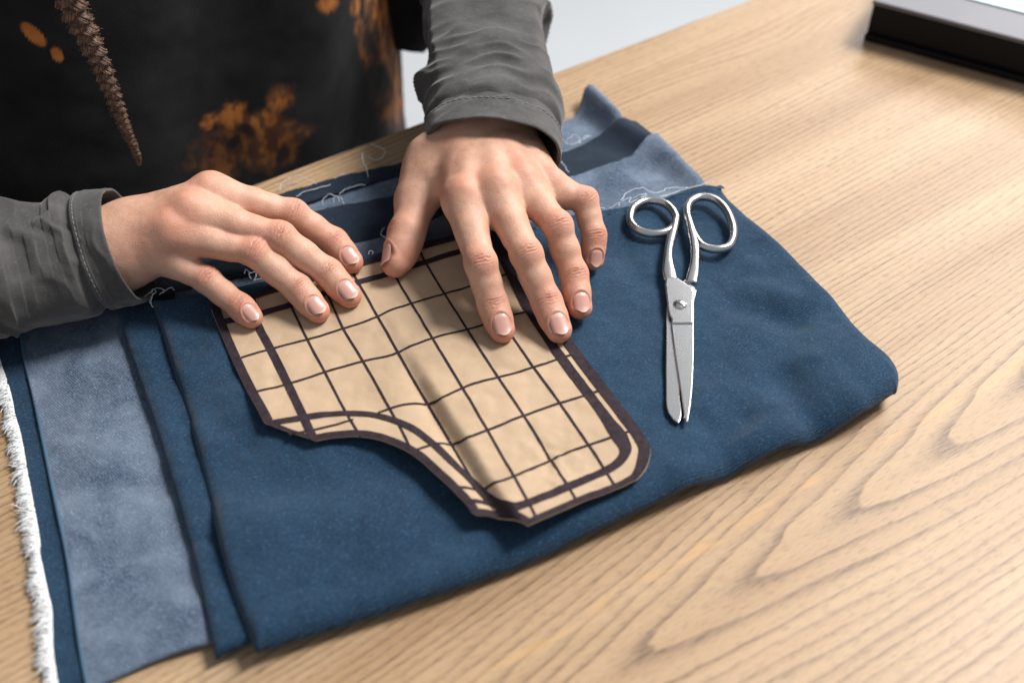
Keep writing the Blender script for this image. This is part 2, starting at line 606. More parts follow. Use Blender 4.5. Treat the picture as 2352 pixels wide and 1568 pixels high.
fr_a, fr_b = px([(1722, 502), (2058, 836)], 10)
A_front = px([(588, 1490), (1260, 1255), (2050, 890)], 8)
DENT = [(px([(1855, 945), (1800, 870)], 14), 9, -2.6), (px([(1640, 1040), (1700, 960)], 14), 8, -2.2), (px([(1950, 900), (1880, 830)], 14), 9, 2.2),
        (px([(1740, 1020), (1790, 940)], 14), 9, 1.6), (px([(1560, 1080), (1600, 1010)], 14), 8, 1.2),
        (px([(1690, 700), (1830, 740)], 14), 8, -1.8), (px([(1720, 620), (1800, 690)], 14), 9, 1.6), (px([(1650, 600), (1760, 640)], 14), 7, -.9),
        (px([(1880, 760), (1990, 850)], 14), 9, 1.8), (px([(1400, 560), (1480, 640)], 14), 8, -.7),
        (px([(430, 900), (560, 1010)], 14), 10, -1.3), (px([(480, 1090), (720, 1120)], 14), 12, -1.6), (px([(540, 1220), (900, 1180)], 14), 14, 1.2)]


def z_main(P):
    z = 13.2 + 1.5*fbm(P/46., 3, 2) + .55*fbm(P/16., 5, 3) + .10*fbm(P/4., 8, 2)
    z = z + 2.0*ridge(P, fr_a, fr_b, 13) - .8*ridge(P, fr_a, fr_b, 30)
    for (a, b), w, h in DENT:
        z = z + 1.45*h*ridge(P, a, b, w)
    fy = np.minimum(0, 0)
    return z + fy


top_px = [(350, 697), (470, 678), (590, 656), (800, 600), (905, 572), (1040, 540), (1220, 510), (1373, 486), (1443, 478), (1500, 462), (1571, 434), (1619, 419), (1645, 423)]
right_px = [(1645, 423), (1722, 502), (1800, 578), (1895, 672), (1955, 742), (2000, 790), (2040, 824), (2060, 850), (2064, 880), (2058, 905)]
front_px = [(2058, 905), (2010, 938), (1950, 975), (1780, 1040), (1600, 1115), (1430, 1190), (1260, 1265), (1130, 1316), (1000, 1365), (800, 1430), (680, 1468), (590, 1499)]
left_px = [(590, 1499), (560, 1430), (528, 1340), (495, 1215), (460, 1060), (425, 935), (395, 840), (368, 750), (350, 697)]
slab('top_layer', [px(top_px, 13), px(right_px, 9), px(front_px, 7), px(left_px, 9)], (.7, 6.5, 9, 5), (.7, 6.3, 6.3, 5.2), z_main, M_denim, 190, 150)


def z_mid(P):
    return 8.2 + .8*fbm(P/25., 13, 3) + .25*fbm(P/8., 15, 2) + 1.3*ridge(P, *px([(330, 800), (420, 1090)], 8), 4.5) - 1.4*ridge(P, *px([(430, 1225), (480, 1235)], 8), 5)


slab('middle_fold', [px([(264, 697), (330, 690), (420, 690)], 8), px([(420, 690), (470, 900), (540, 1180), (600, 1470)], 6), px([(600, 1470), (560, 1488), (525, 1500), (494, 1511)], 4),
     px([(494, 1511), (474, 1425), (455, 1330), (432, 1240), (398, 1120), (365, 1010), (325, 890), (290, 790), (264, 697)], 6)],
     (.7, 3, 2.5, 4), (.7, 3, 3, 3.8), z_mid, M_denim, 50, 130)


def z_low(P):
    z = 3.0 + .8*fbm(P/30., 23, 3) + .2*fbm(P/8., 25, 2)
    z = z + 1.5*ridge(P, *px([(175, 880), (250, 1080)], 3), 14) + 1.6*ridge(P, *px([(260, 1420), (400, 1440)], 3), 16)
    return z


slab('reverse_side', [px([(46, 764), (40, 690), (200, 640), (330, 640)], 3), px([(330, 640), (420, 1000), (480, 1250), (560, 1470)], 3), px([(560, 1470), (470, 1482), (350, 1520), (231, 1572), (205, 1590)], 2),
     px([(205, 1590), (196, 1567), (183, 1498), (168, 1395), (156, 1299), (142, 1229), (124, 1148), (92, 992), (73, 901), (55, 831), (46, 764)], 3)],
     (.8, .8, 1.6, .8), (.8, .8, 1.4, .7), z_low, M_grey, 90, 150)

band_in = [(205, 1590), (199, 1567), (186, 1498), (171, 1395), (159, 1299), (145, 1229), (127, 1148), (95, 992), (76, 901), (58, 831), (48, 764)]
band_out = [(-20, 760), (0, 840), (14, 876), (26, 921), (31, 956), (44, 992), (58, 1075), (72, 1148), (87, 1229), (93, 1299), (104, 1350), (116, 1395), (117, 1438), (117, 1498), (128, 1567), (140, 1600)]
z_band = lambda P: 2.0 + .35*fbm(P/10., 33, 3)
slab('selvedge_band', [px([(-20, 760), (20, 740), (48, 764)], 2), px(band_in[::-1], 2), px([(205, 1590), (170, 1596), (140, 1600)], 2), px(band_out[::-1], 1.6)],
     (.6, .5, .6, .5), (.6, .5, .6, .5), z_band, M_denim, 24, 150)
seam_path = resample(np.array([[*D(x, y, .0032)] for x, y in band_in]), 160)
seam_path[:, 2] = .0030
mesh('seam', *tube(seam_path, .0009, 6), simple('faded_seam', (.055, .105, .165), .9, 0, (1500, .6, .0004)), fabric)

# white frayed edge: many short yarn ends standing out of the band, uncountable
fb = Batch()
edge = resample(np.array([D(x, y, .0016)/MM for x, y in band_out[0:]]), 900)
tg = np.gradient(edge, axis=0); tg /= np.linalg.norm(tg, axis=1)[:, None]
for k in range(len(edge)):
    lump = .92+.30*noise(np.array([[k/14., 0, 0]]), 5)[0]
    nrm = np.array([tg[k][1], -tg[k][0], 0])
    if nrm[0] > 0: nrm = -nrm
    for r in range(3):
        ln = (5.0+rng.normal(0, 1.3))*lump
        d = nrm + tg[k]*rng.normal(0, .42)
        p0 = edge[k] - nrm*.7 + np.array([0, 0, rng.uniform(-.6, .6)])
        h = rng.uniform(.2, 1.6)
        pts = [p0, p0+d*ln*.4+np.array([0, 0, h]), p0+d*ln*.8+np.array([0, 0, h*.7])+tg[k]*rng.normal(0, .35), p0+d*ln*.95+np.array([0, 0, h*.1-.3])]
        pts = np.array(pts); pts[:, 2] = np.maximum(pts[:, 2], .25)
        fb.add(*tube(pts*MM, np.array([.27, .30, .28, .14])*MM, 4))
fr = fb.obj('frayed_edge', M_fringe, fabric); fr['kind'] = 'stuff'

# stepped layers behind the hands, lowest first
zA = lambda P: (3.0 + .5*fbm(P/20., 43, 3) + 11.0*ridge(P, *px([(1358, 208), (1415, 262)], 10), 7.5) - 2.2*ridge(P, *px([(1335, 262), (1400, 300)], 6), 7))
slab('back_layer', [px([(300, 590), (360, 555), (520, 495), (640, 452), (760, 415), (953, 372), (1120, 330), (1292, 277), (1318, 263), (1332, 235), (1356, 212)], 4), px([(1356, 212), (1428, 279), (1470, 330), (1510, 380)], 5),
     px([(1510, 380), (1300, 460), (1000, 540), (600, 690), (380, 720)], 3), px([(380, 720), (330, 660), (300, 590)], 3)], (.7, 4, .7, .7), (.7, 3.2, .7, .7), zA, M_grey, 180, 60, edge_noise=.5)
slab('navy_border', [px([(500, 492), (640, 446), (760, 409), (953, 367), (1060, 346)], 4.6), px([(1060, 346), (1056, 355), (1050, 368)], 4.6), px([(1050, 368), (953, 391), (800, 436), (660, 482), (520, 520)], 4.6), px([(520, 520), (508, 506), (500, 492)], 4.6)],
     (.6,)*4, (.6,)*4, lambda P: 4.8+.4*fbm(P/9., 49, 3), M_dark_denim, 120, 12, edge_noise=.4)
zB = lambda P: (5.6 + .5*fbm(P/20., 53, 3) + 5.5*ridge(P, *px([(1425, 285), (1478, 318)], 8), 7.5) - 1.2*ridge(P, *px([(1380, 330), (1430, 350)], 6), 7))
slab('navy_layer', [px([(320, 645), (420, 600), (560, 540), (711, 485), (830, 455), (927, 446), (1120, 395), (1292, 349), (1356, 316), (1422, 280), (1464, 277)], 6.5), px([(1464, 277), (1496, 309), (1520, 345), (1550, 380)], 6),
     px([(1550, 380), (1350, 450), (1000, 560), (600, 690), (360, 730)], 5), px([(360, 730), (335, 690), (320, 645)], 5)], (.7, 4, .7, .7), (.7, 3.6, .7, .7), zB, M_dark_denim, 180, 60, edge_noise=.4)
zC = lambda P: (8.2 + .6*fbm(P/20., 63, 3) + .3*fbm(P/7., 64, 2) + 5.0*ridge(P, *px([(1500, 325), (1605, 412)], 10), 8.5) - 1.6*ridge(P, *px([(1455, 385), (1540, 400)], 8), 7))
slab('reverse_fold', [px([(400, 668), (520, 645), (680, 595), (799, 556), (896, 534), (1100, 460), (1309, 402), (1378, 376), (1439, 360), (1494, 318), (1512, 316)], 9.5), px([(1512, 316), (1573, 372), (1622, 424), (1660, 470)], 9),
     px([(1660, 470), (1450, 540), (1000, 640), (640, 740), (440, 760)], 8), px([(440, 760), (415, 720), (400, 668)], 8)], (.7, 4.5, .7, .7), (.7, 4.2, .7, .7), zC, M_grey, 180, 60, edge_noise=.4)


def curl(pts, r=.35, n=None):
    """a loose thread through picture points (x, y, height in mm)"""
    p = resample(np.array([D(x, y, z*MM) for x, y, z in pts]), n or 12*len(pts), 2)
    q = p/MM
    p = p+np.stack([fbm(q/2.2, 701, 2), fbm(q/2.2, 702, 2), fbm(q/2.2, 703, 2)*.5], -1)*.55*MM
    return mesh('loose_thread', *tube(p, r*MM, 5), M_thread, fabric)


for pts in [
    [(1580, 432, 15), (1540, 430, 16), (1508, 446, 16), (1490, 440, 17), (1468, 430, 18), (1440, 440, 17), (1426, 462, 16)],
    [(1640, 418, 16), (1600, 428, 16), (1560, 438, 15), (1520, 452, 16), (1500, 461, 16)],
    [(1450, 455, 16), (1470, 448, 18), (1490, 444, 17), (1470, 462, 16), (1452, 470, 16)],
    [(1430, 462, 16), (1450, 450, 17), (1440, 470, 17), (1470, 455, 18), (1485, 448, 17), (1460, 472, 16)],
    [(1400, 478, 15), (1412, 470, 16), (1420, 464, 17), (1422, 474, 16)], [(1372, 484, 15), (1380, 478, 16), (1388, 480, 15)],
    [(1292, 330, 7), (1308, 320, 9), (1320, 306, 10), (1330, 316, 9), (1332, 330, 8)], [(1290, 318, 7), (1305, 335, 8), (1325, 328, 8), (1345, 318, 9), (1352, 312, 9)],
    [(1338, 320, 8), (1345, 310, 9), (1356, 313, 8)], [(1286, 366, 9), (1296, 380, 10), (1305, 396, 10)],
    [(640, 438, 4), (652, 415, 6), (672, 402, 8), (700, 408, 8), (726, 422, 5)], [(650, 430, 4), (668, 420, 7), (690, 420, 7), (660, 428, 5)],
    [(743, 470, 5), (744, 452, 8), (760, 446, 9), (784, 452, 9), (790, 470, 6)], [(764, 464, 6), (772, 448, 8), (778, 462, 6)],
    [(846, 405, 5), (838, 380, 10), (832, 352, 14)], [(850, 330, 6), (868, 338, 8), (884, 342, 10), (882, 360, 8), (860, 370, 6), (848, 362, 5)],
    [(884, 524, 10), (874, 534, 11), (878, 546, 11), (896, 552, 10)], [(846, 584, 14), (848, 574, 15), (856, 576, 15), (856, 584, 14)],
    [(575, 640, 14), (572, 628, 16), (586, 622, 16), (592, 636, 15), (580, 646, 14), (600, 640, 14)], [(560, 628, 13), (566, 616, 14), (572, 626, 13)],
    [(330, 682, 15), (356, 660, 17), (384, 664, 17), (366, 676, 15)], [(350, 672, 15), (344, 690, 16), (352, 706, 15)], [(372, 670, 15), (398, 656, 17), (402, 668, 15)],
    [(338, 672, 15), (352, 660, 18), (360, 672, 18), (346, 684, 17), (350, 696, 15)],
    [(680, 452, 5), (700, 440, 6), (730, 432, 6), (760, 424, 6)], [(780, 446, 5), (800, 430, 6), (840, 424, 6)], [(760, 416, 4), (775, 404, 6), (790, 398, 6)]]:
    curl(pts, .21)

# ------------------------------------------------------------------ paper pattern
paper = thing('paper_pattern', 'kraft paper sewing pattern with dark grid lines held under the fingertips', 'paper')


def q8(x, y): return (459.4+x*.47602, 516.8+y*.47602)


CR = [(850, 430), (955, 615), (1025, 740), (1095, 860), (1150, 955), (1210, 1052), (1300, 1200), (1420, 1400)]
CRW = np.array([D(*q8(x, y), .0155)[:2]/MM for x, y in CR])


def crease_z(P):
    """valley along a fold line, the sheet rising on its right side"""
    best = np.full(P.shape[:-1], 1e9); sd = np.zeros(P.shape[:-1]); al = np.zeros(P.shape[:-1])
    for k in range(len(CRW)-1):
        a, b = CRW[k], CRW[k+1]
        d = b-a
        tt = ((P-a) @ d)/(d @ d)
        tc = np.clip(tt, 0 if k else -5, 1 if k < len(CRW)-2 else 5)
        r = P-a-tc[..., None]*d
        q = np.linalg.norm(r, axis=-1)
        s = np.sign(d[0]*(P[..., 1]-a[1])-d[1]*(P[..., 0]-a[0]))
        m = q < best
        best = np.where(m, q, best); sd = np.where(m, s*q, sd); al = np.where(m, k+np.clip(tc, -1, 2), al)
    x = sd                                     # positive on the right of the line (seen running down)
    amp = 1.0 + 4.0*sstep(0, 4.0, al)
    rise = sstep(-.5, 6.5, x)*np.exp(-np.maximum(x-9, 0)/85)
    left = .5*np.exp(-((x+9)/9)**2)
    dip = -.5*np.exp(-(x/2.8)**2)
    return amp*(rise+dip*.5+left*.5)


arcA = [np.array(D(*q8(x, y), .016)[:2]/MM) for x, y in [(310, 955), (560, 1035), (870, 1035), (1150, 1215), (1320, 1405), (1580, 1452)]]


def z_paper(P):
    z = 14.9 + crease_z(P) + .40*fbm(P/22., 71, 3) + .10*fbm(P/6., 73, 3) + .22*(np.abs(noise(P/14.+4, 75))*2-.6) + .12*(np.abs(noise(P/6.+9, 76))*2-.6)
    lift = 0
    for a, b in zip(arcA[:-1], arcA[1:]):
        lift = np.maximum(lift, ridge(P, a, b, 17))
    z = z + 3.2*lift
    c = np.array(D(*q8(1690, 1180), .016)[:2]/MM)
    z = z + .9*np.exp(-(np.linalg.norm(P-c, axis=-1)/13)**2)*fbm(P/5., 77, 3)
    return np.maximum(z, z_main(P)+.55)


def on_paper(x, y):
    z = 16.
    for _ in range(8):
        p = D(x, y, z*MM)/MM
        z = float(z_paper(p[None, :2])[0])
    return np.array([p[0], p[1]])


OUT = [[(45, 385), (400, 290), (800, 165), (1215, 52), (1430, 5)],
       [(1430, 5), (1600, 270), (1790, 550), (1950, 760), (2110, 965), (2165, 1048), (2177, 1090), (2165, 1148), (2145, 1190), (2112, 1226)],
       [(2112, 1226), (2000, 1280), (1850, 1330), (1700, 1400), (1582, 1452)],
       [(1582, 1452), (1500, 1420), (1420, 1405), (1320, 1405), (1290, 1350), (1230, 1290), (1150, 1215), (1060, 1130), (960, 1070), (870, 1035), (760, 1018), (650, 1025), (560, 1042)],
       [(560, 1042), (440, 1003), (310, 955)],
       [(310, 955), (220, 790), (130, 600), (45, 385)]]


def line_pts(pts, n=None, it=2):
    w = np.array([on_paper(*q8(x, y)) for x, y in pts])
    L = np.linalg.norm(np.diff(w, axis=0), axis=1).sum()
    return resample(w, n or max(8, int(L/1.0)), it)


loops = [line_pts(s) for s in OUT]
outline = np.concatenate([l[:-1] for l in loops])


def inside(P, poly):
    x, y = P[..., 0], P[..., 1]
    r = np.zeros(P.shape[:-1], bool)
    j = len(poly)-1
    for i in range(len(poly)):
        xi, yi = poly[i]; xj, yj = poly[j]
        m = ((yi > y) != (yj > y)) & (x < (xj-xi)*(y-yi)/(yj-yi+1e-12)+xi)
        r ^= m; j = i
    return r


def sheet(name, poly, h, mat, parent, dz=0., thick=0.):
    """planar region triangulated on a grid clipped to poly, laid on the paper surface"""
    from mathutils.geometry import delaunay_2d_cdt
    lo, hi = poly.min(0), poly.max(0)
    g = np.stack(np.meshgrid(np.arange(lo[0], hi[0], h), np.arange(lo[1], hi[1], h), indexing='ij'), -1).reshape(-1, 2)
    g = g[inside(g, poly)]
    # keep clear of the border
    dmin = np.full(len(g), 1e9)
    for p in poly[::1]:
        dmin = np.minimum(dmin, np.linalg.norm(g-p, axis=1))
    g = g[dmin > h*.6]
    g = g+rng.uniform(-.15*h, .15*h, g.shape)
    n = len(poly)
    pts = [Vector(p) for p in poly]+[Vector(p) for p in g]
    vs, es, fs, *_ = delaunay_2d_cdt(pts, [(i, (i+1) % n) for i in range(n)], [list(range(n))], 1, 1e-6)
    P = np.array([[v.x, v.y] for v in vs])
    z = z_paper(P)+dz
    V = np.concatenate([P, z[:, None]], 1)
    F = [list(f) for f in fs]
    if thick:
        # a second skin below, joined round the border
        m = len(V)
        cnt = {}
        for f in F:
            for a, b in zip(f, f[1:]+f[:1]):
                cnt[(a, b)] = cnt.get((a, b), 0)+1
        rim = [(a, b) for (a, b) in cnt if (b, a) not in cnt]
        V = np.concatenate([V, V-[0, 0, thick]])
        F = F + [[i+m for i in f[::-1]] for f in F] + [[b, a, a+m, b+m] for a, b in rim]
    return mesh(name, V*MM, F, mat, parent)


sheet('sheet', outline, 1.2, M_kraft, paper, 0, .22)


def stroke(B, P, width, closed=False, jit=.03, taper=False):
    """a printed line lying on the sheet"""
    P = np.asarray(P)
    tg = np.gradient(P, axis=0); tg /= np.linalg.norm(tg, axis=1)[:, None]+1e-9
    nr = np.stack([-tg[:, 1], tg[:, 0]], -1)
    w = np.broadcast_to(np.asarray(width, float), (len(P),))*(1+jit*noise(np.concatenate([P/2.2], 1), 81))/2
    a, b = P+nr*w[:, None], P-nr*w[:, None]
    m = P
    X = np.stack([a, (a+m)/2, m, (m+b)/2, b], 1)
    Z = z_paper(X)+ZOFF[0]
    ZOFF[0] += .012
    V = np.concatenate([X, Z[..., None]], -1).reshape(-1, 3)
    B.add(V*MM, grid_faces(len(P), 5)[:, ::-1])


ZOFF = [.24]
# thin grid: lines running down the sheet, then across it
down = [[(440, 395), (518, 555), (603, 708), (705, 905), (735, 955), (775, 1024)], [(600, 300), (640, 390), (688, 500), (788, 655), (915, 885), (985, 1010), (1018, 1085)],
        [(735, 225), (770, 290), (857, 440), (955, 615), (1095, 860), (1210, 1052), (1330, 1260), (1455, 1385)], [(885, 150), (945, 255), (1020, 378), (1122, 545), (1265, 783), (1388, 990), (1518, 1212), (1620, 1405)],
        [(1055, 110), (1085, 180), (1180, 333), (1290, 505), (1437, 735), (1563, 918), (1692, 1135), (1815, 1325)], [(1235, 60), (1300, 190), (1400, 360), (1510, 545), (1608, 688), (1737, 858), (1875, 1060), (1960, 1190), (2000, 1255)]]
across = [[(1530, 222), (1400, 265), (1290, 300), (1180, 333), (1020, 378), (857, 440), (800, 468), (688, 500), (518, 555), (368, 590), (200, 640)], [(1570, 420), (1430, 462), (1290, 505), (1122, 545), (1030, 580), (955, 615), (905, 635), (788, 655), (603, 708), (447, 762), (275, 803)],
          [(1810, 622), (1720, 650), (1608, 688), (1437, 735), (1265, 783), (1160, 850), (1095, 860), (915, 885), (860, 905)], [(1945, 795), (1850, 825), (1737, 858), (1563, 918), (1388, 990), (1275, 1045), (1210, 1052), (1040, 1085)],
          [(2095, 988), (2000, 1020), (1875, 1060), (1692, 1135), (1518, 1212), (1430, 1245), (1225, 1262)], [(740, 938), (640, 968), (560, 987), (430, 1012)]]
gb = Batch()
for L in down + across:
    stroke(gb, line_pts(L), 1.08, jit=.06)
gb.obj('grid_print', M_ink, paper)
ib = Batch()
ZOFF[0] = .42
inner = [[(105, 470), (300, 430), (540, 350), (760, 277), (920, 235), (1090, 180), (1250, 130), (1400, 85)], [(245, 330), (270, 470), (345, 605), (425, 765), (500, 925), (548, 1030)],
         [(335, 958), (440, 940), (520, 925), (620, 912), (720, 908), (820, 912), (900, 930), (980, 958), (1050, 995), (1120, 1050), (1180, 1105), (1240, 1165), (1300, 1220), (1350, 1280), (1400, 1330), (1440, 1352), (1510, 1360), (1560, 1345)]]
for L in inner:
    stroke(ib, line_pts(L), 3.5 if L is not inner[2] else 3.2)
rl = line_pts([(1405, 40), (1480, 200), (1570, 390), (1740, 640), (1870, 810), (1990, 970), (2035, 1035), (2060, 1085), (2030, 1140), (1970, 1180), (1850, 1230), (1700, 1295), (1600, 1335), (1520, 1362)])
s = np.linspace(0, 1, len(rl))
stroke(ib, rl, 4.5-.9*sstep(.6, .8, s)+2.6*np.exp(-((s-.685)/.04)**2))
stroke(ib, line_pts([(1310, 1330), (1400, 1338), (1480, 1352)]), 1.8)
ib.obj('seam_line_print', M_ink, paper)
ob = Batch()
ZOFF[0] = .50
wid = {0: 4.2, 1: 5.0, 2: 2.8, 3: 3.4, 4: 1.6, 5: 4.0}
BL = [(0, loops[0]), (1, np.concatenate([loops[1][:-1], loops[2]])), (3, loops[3]), (4, loops[4]), (5, loops[5])]
for k, l in BL:
    tg = np.gradient(l, axis=0); tg /= np.linalg.norm(tg, axis=1)[:, None]
    nr = np.stack([tg[:, 1], -tg[:, 0]], -1)
    c = outline.mean(0)
    if not inside((l+nr*.6)[len(l)//2][None], outline)[0]:
        nr = -nr
    for _ in range(6):
        nr[1:-1] = (nr[:-2]+2*nr[1:-1]+nr[2:])/4
    nr /= np.linalg.norm(nr, axis=1)[:, None]
    wk = np.full(len(l), wid[k])
    if k == 1:
        wk = wid[1]-(wid[1]-wid[2])*sstep(len(loops[1])-14, len(loops[1])+6, np.arange(len(l)))
    stroke(ob, l+nr*(wk/2-.02)[:, None], wk*.95, jit=.02)
ob.obj('border_print', M_ink, paper)

# ------------------------------------------------------------------ scissors
scis = thing('scissors', 'small steel scissors with slightly open blades lying on the blue denim', 'scissors')
ZF = 14.6


def s1(x, y, z): return D(1349.4+x*.40295, 373.2+y*.40295, z*MM)/MM
def s2(x, y, z): return D(1378.1+x*.20135, 401.95+y*.20135, z*MM)/MM


def plate(name, pts, z0, z1, bevel, extra=(), mat=None):
    bm = bmesh.new()
    for pp, a, b, bev in [(pts, z0, z1, bevel)]+list(extra):
        sub = bmesh.new()
        P = [s1(x, y, b) for x, y in pp]
        vs = [sub.verts.new((p[0]*MM, p[1]*MM, a*MM)) for p in P]
        f = sub.faces.new(vs)
        r = bmesh.ops.extrude_face_region(sub, geom=[f])
        for q in r['geom']:
            if isinstance(q, bmesh.types.BMVert):
                q.co.z = b*MM
        bmesh.ops.recalc_face_normals(sub, faces=sub.faces)
        top = [e for e in sub.edges if all(abs(q.co.z-b*MM) < 1e-7 for q in e.verts)]
        bmesh.ops.bevel(sub, geom=top, offset=bev*MM, segments=3, affect='EDGES', profile=.5)
        tmp = bpy.data.meshes.new('tmp'); sub.to_mesh(tmp); sub.free()
        bm.from_mesh(tmp); bpy.data.meshes.remove(tmp)
    return bm_obj(name, bm, mat or M_blade, scis)


def smooth_poly(pts, hard=()):
    return pts


# lower blade with the tang that runs to the right-hand bow
plate('blade', [(452, 800), (448, 900), (447, 1200), (448, 1350), (452, 1395), (462, 1425), (485, 1458), (505, 1473), (520, 1481), (530, 1462), (536, 1436), (536, 1405), (525, 1330), (540, 1150), (590, 930), (606, 800), (622, 728), (590, 690), (556, 660), (500, 730)], ZF+.2, ZF+1.6, .35)
plate('blade', [(440, 690), (447, 650), (500, 645), (546, 676), (600, 714), (612, 735), (607, 800), (607, 925), (606, 1050), (603, 1180), (598, 1280), (588, 1380), (574, 1472), (561, 1476), (552, 1440), (545, 1390), (528, 1270), (505, 1120), (486, 990), (478, 920), (478, 885), (466, 868), (458, 835), (452, 780)], ZF+1.75, ZF+3.0, .4,
      extra=[([(444, 690), (450, 656), (500, 650), (545, 680), (596, 716), (606, 738), (602, 800), (601, 912), (480, 914), (480, 884), (468, 866), (460, 834), (455, 780)], ZF+2.9, ZF+3.75, .5)])


def bow(name, loop, shaft, zl, rl, rs):
    """finger bow and its shank as one forged piece"""
    b = Batch()
    p = np.array([s2(x, y, zl) for x, y in loop])
    p = np.concatenate([p, p[:1]])
    n = 96
    q = []
    m = len(loop)
    for i in range(m):                                 # closed Catmull-Rom
        p0, p1, p2, p3 = p[(i-1) % m], p[i], p[(i+1) % m], p[(i+2) % m]
        for tt in np.linspace(0, 1, 9)[:-1]:
            q.append(.5*((2*p1)+(-p0+p2)*tt+(2*p0-5*p1+4*p2-p3)*tt**2+(-p0+3*p1-3*p2+p3)*tt**3))
    q = np.array(q)
    tg = np.roll(q, -1, 0)-np.roll(q, 1, 0); tg /= np.linalg.norm(tg, axis=1)[:, None]
    N = np.stack([tg[:, 1], -tg[:, 0], 0*tg[:, 0]], -1)
    a = np.linspace(0, 2*math.pi, 14, endpoint=False)
    V = q[:, None]+N[:, None]*(np.cos(a)*rl)[None, :, None]+np.array([0, 0, 1.])*(np.sin(a)*rl*1.05)[None, :, None]
    k = len(q)
    i, j = np.meshgrid(np.arange(k), np.arange(14), indexing='ij')
    F = np.stack([i*14+j, ((i+1) % k)*14+j, ((i+1) % k)*14+(j+1) % 14, i*14+(j+1) % 14], -1).reshape(-1, 4)
    b.add(V.reshape(-1, 3)*MM, F)
    sp = resample(np.array([s2(x, y, z) for x, y, z, w, h in shaft]), 40, 2)
    tt = np.linspace(0, 1, len(shaft)); T = np.linspace(0, 1, 40)
    ww = np.interp(T, tt, [x[3]*.66 for x in shaft]); hh = np.interp(T, tt, [x[4]*.74 for x in shaft])
    tg = np.gradient(sp, axis=0); tg /= np.linalg.norm(tg, axis=1)[:, None]
    N = np.stack([tg[:, 1], -tg[:, 0], 0*tg[:, 0]], -1); N /= np.linalg.norm(N, axis=1)[:, None]
    ca = np.sign(np.cos(a))*np.abs(np.cos(a))**.7; sa = np.sign(np.sin(a))*np.abs(np.sin(a))**.8
    V = sp[:, None]+N[:, None]*(ca[None]*ww[:, None])[..., None]+np.array([0, 0, 1.])*(sa[None]*hh[:, None])[..., None]
    F = grid_faces(40, 14, True)
    n0 = len(V.reshape(-1, 3))
    V = V.reshape(-1, 3)
    V = np.concatenate([V, sp[:1], sp[-1:]])
    caps = [[n0, (c+1) % 14, c, c] for c in range(14)]+[[n0+1, 39*14+c, 39*14+(c+1) % 14, 39*14+(c+1) % 14] for c in range(14)]
    o1 = b
    b.add(V*MM, F)
    o = b.obj(name, M_handle, scis)
    bm = bmesh.new(); bm.from_mesh(o.data)
    bmesh.ops.holes_fill(bm, edges=[e for e in bm.edges if e.is_boundary], sides=0)
    bmesh.ops.recalc_face_normals(bm, faces=bm.faces)
    for f in bm.faces:
        f.smooth = len(f.verts) < 5
    bm.to_mesh(o.data); bm.free()
    return o


bow('handle', [(345, 500), (375, 385), (470, 312), (600, 288), (740, 325), (835, 410), (868, 500), (835, 590), (745, 650), (600, 670), (460, 640), (375, 575)],
    [(868, 500, ZF+3.4, 2.6, 2.7), (850, 590, ZF+3.4, 3.0, 2.8), (815, 700, ZF+3.3, 3.5, 2.6), (785, 830, ZF+3.1, 3.3, 2.4), (772, 960, ZF+2.9, 3.3, 2.2), (780, 1080, ZF+2.7, 3.8, 1.8), (800, 1165, ZF+2.6, 4.9, 1.35), (808, 1200, ZF+2.55, 4.9, 1.25)], ZF+3.1, 2.05, 3)
bow('handle', [(992, 400), (1040, 300), (1150, 250), (1300, 275), (1430, 385), (1510, 560), (1522, 700), (1480, 800), (1380, 842), (1260, 840), (1160, 800), (1085, 700), (1020, 550)],
    [(1000, 470, ZF+3.4, 2.5, 2.7), (1035, 600, ZF+3.4, 2.9, 2.7), (1072, 740, ZF+3.3, 3.7, 2.6), (1085, 860, ZF+3.0, 3.6, 2.4), (1082, 980, ZF+2.7, 3.4, 2.2), (1070, 1090, ZF+2.3, 3.5, 2.0), (1045, 1190, ZF+2.0, 4.3, 1.8), (1040, 1235, ZF+1.6, 4.3, 1.4)], ZF+3.1, 2.05, 3)
sc = s2(912, 1478, ZF+3.75)
bm = bmesh.new()
bmesh.ops.create_uvsphere(bm, u_segments=28, v_segments=14, radius=1)
for vv in bm.verts:
    vv.co = Vector((sc[0]*MM+vv.co.x*.0033, sc[1]*MM+vv.co.y*.0033, sc[2]*MM-.0002+max(vv.co.z, -.2)*.0014))
screw = bm_obj('screw', bm, M_handle, scis, smooth=True)
bm = bmesh.new()
d0, d1 = s2(868, 1446, ZF+4.6)*MM, s2(962, 1500, ZF+4.6)*MM
dd = (d1-d0)/np.linalg.norm(d1-d0); nn = np.array([-dd[1], dd[0], 0])*.00045
cc = (d0+d1)/2; hl = .0026
for zz, off in ((ZF+4.0, 0),):
    vs = []
    for sx in (-1, 1):
        for tt in np.linspace(-1, 1, 9):
            p = cc+dd*hl*tt+nn*sx
            r = np.linalg.norm((p-np.array(sc)*MM)[:2])/.0033
            vs.append(bm.verts.new((p[0], p[1], sc[2]*MM-.0002+.0014*math.sqrt(max(0, 1-r*r))+.0002)))
    for k in range(8):
        bm.faces.new([vs[k], vs[k+1], vs[9+k+1], vs[9+k]])
bm_obj('slot', bm, M_slot, screw)

# ------------------------------------------------------------------ black box at the far corner
def k1(x, y, z): return D(1895+x*.19433, y*.19433, z)


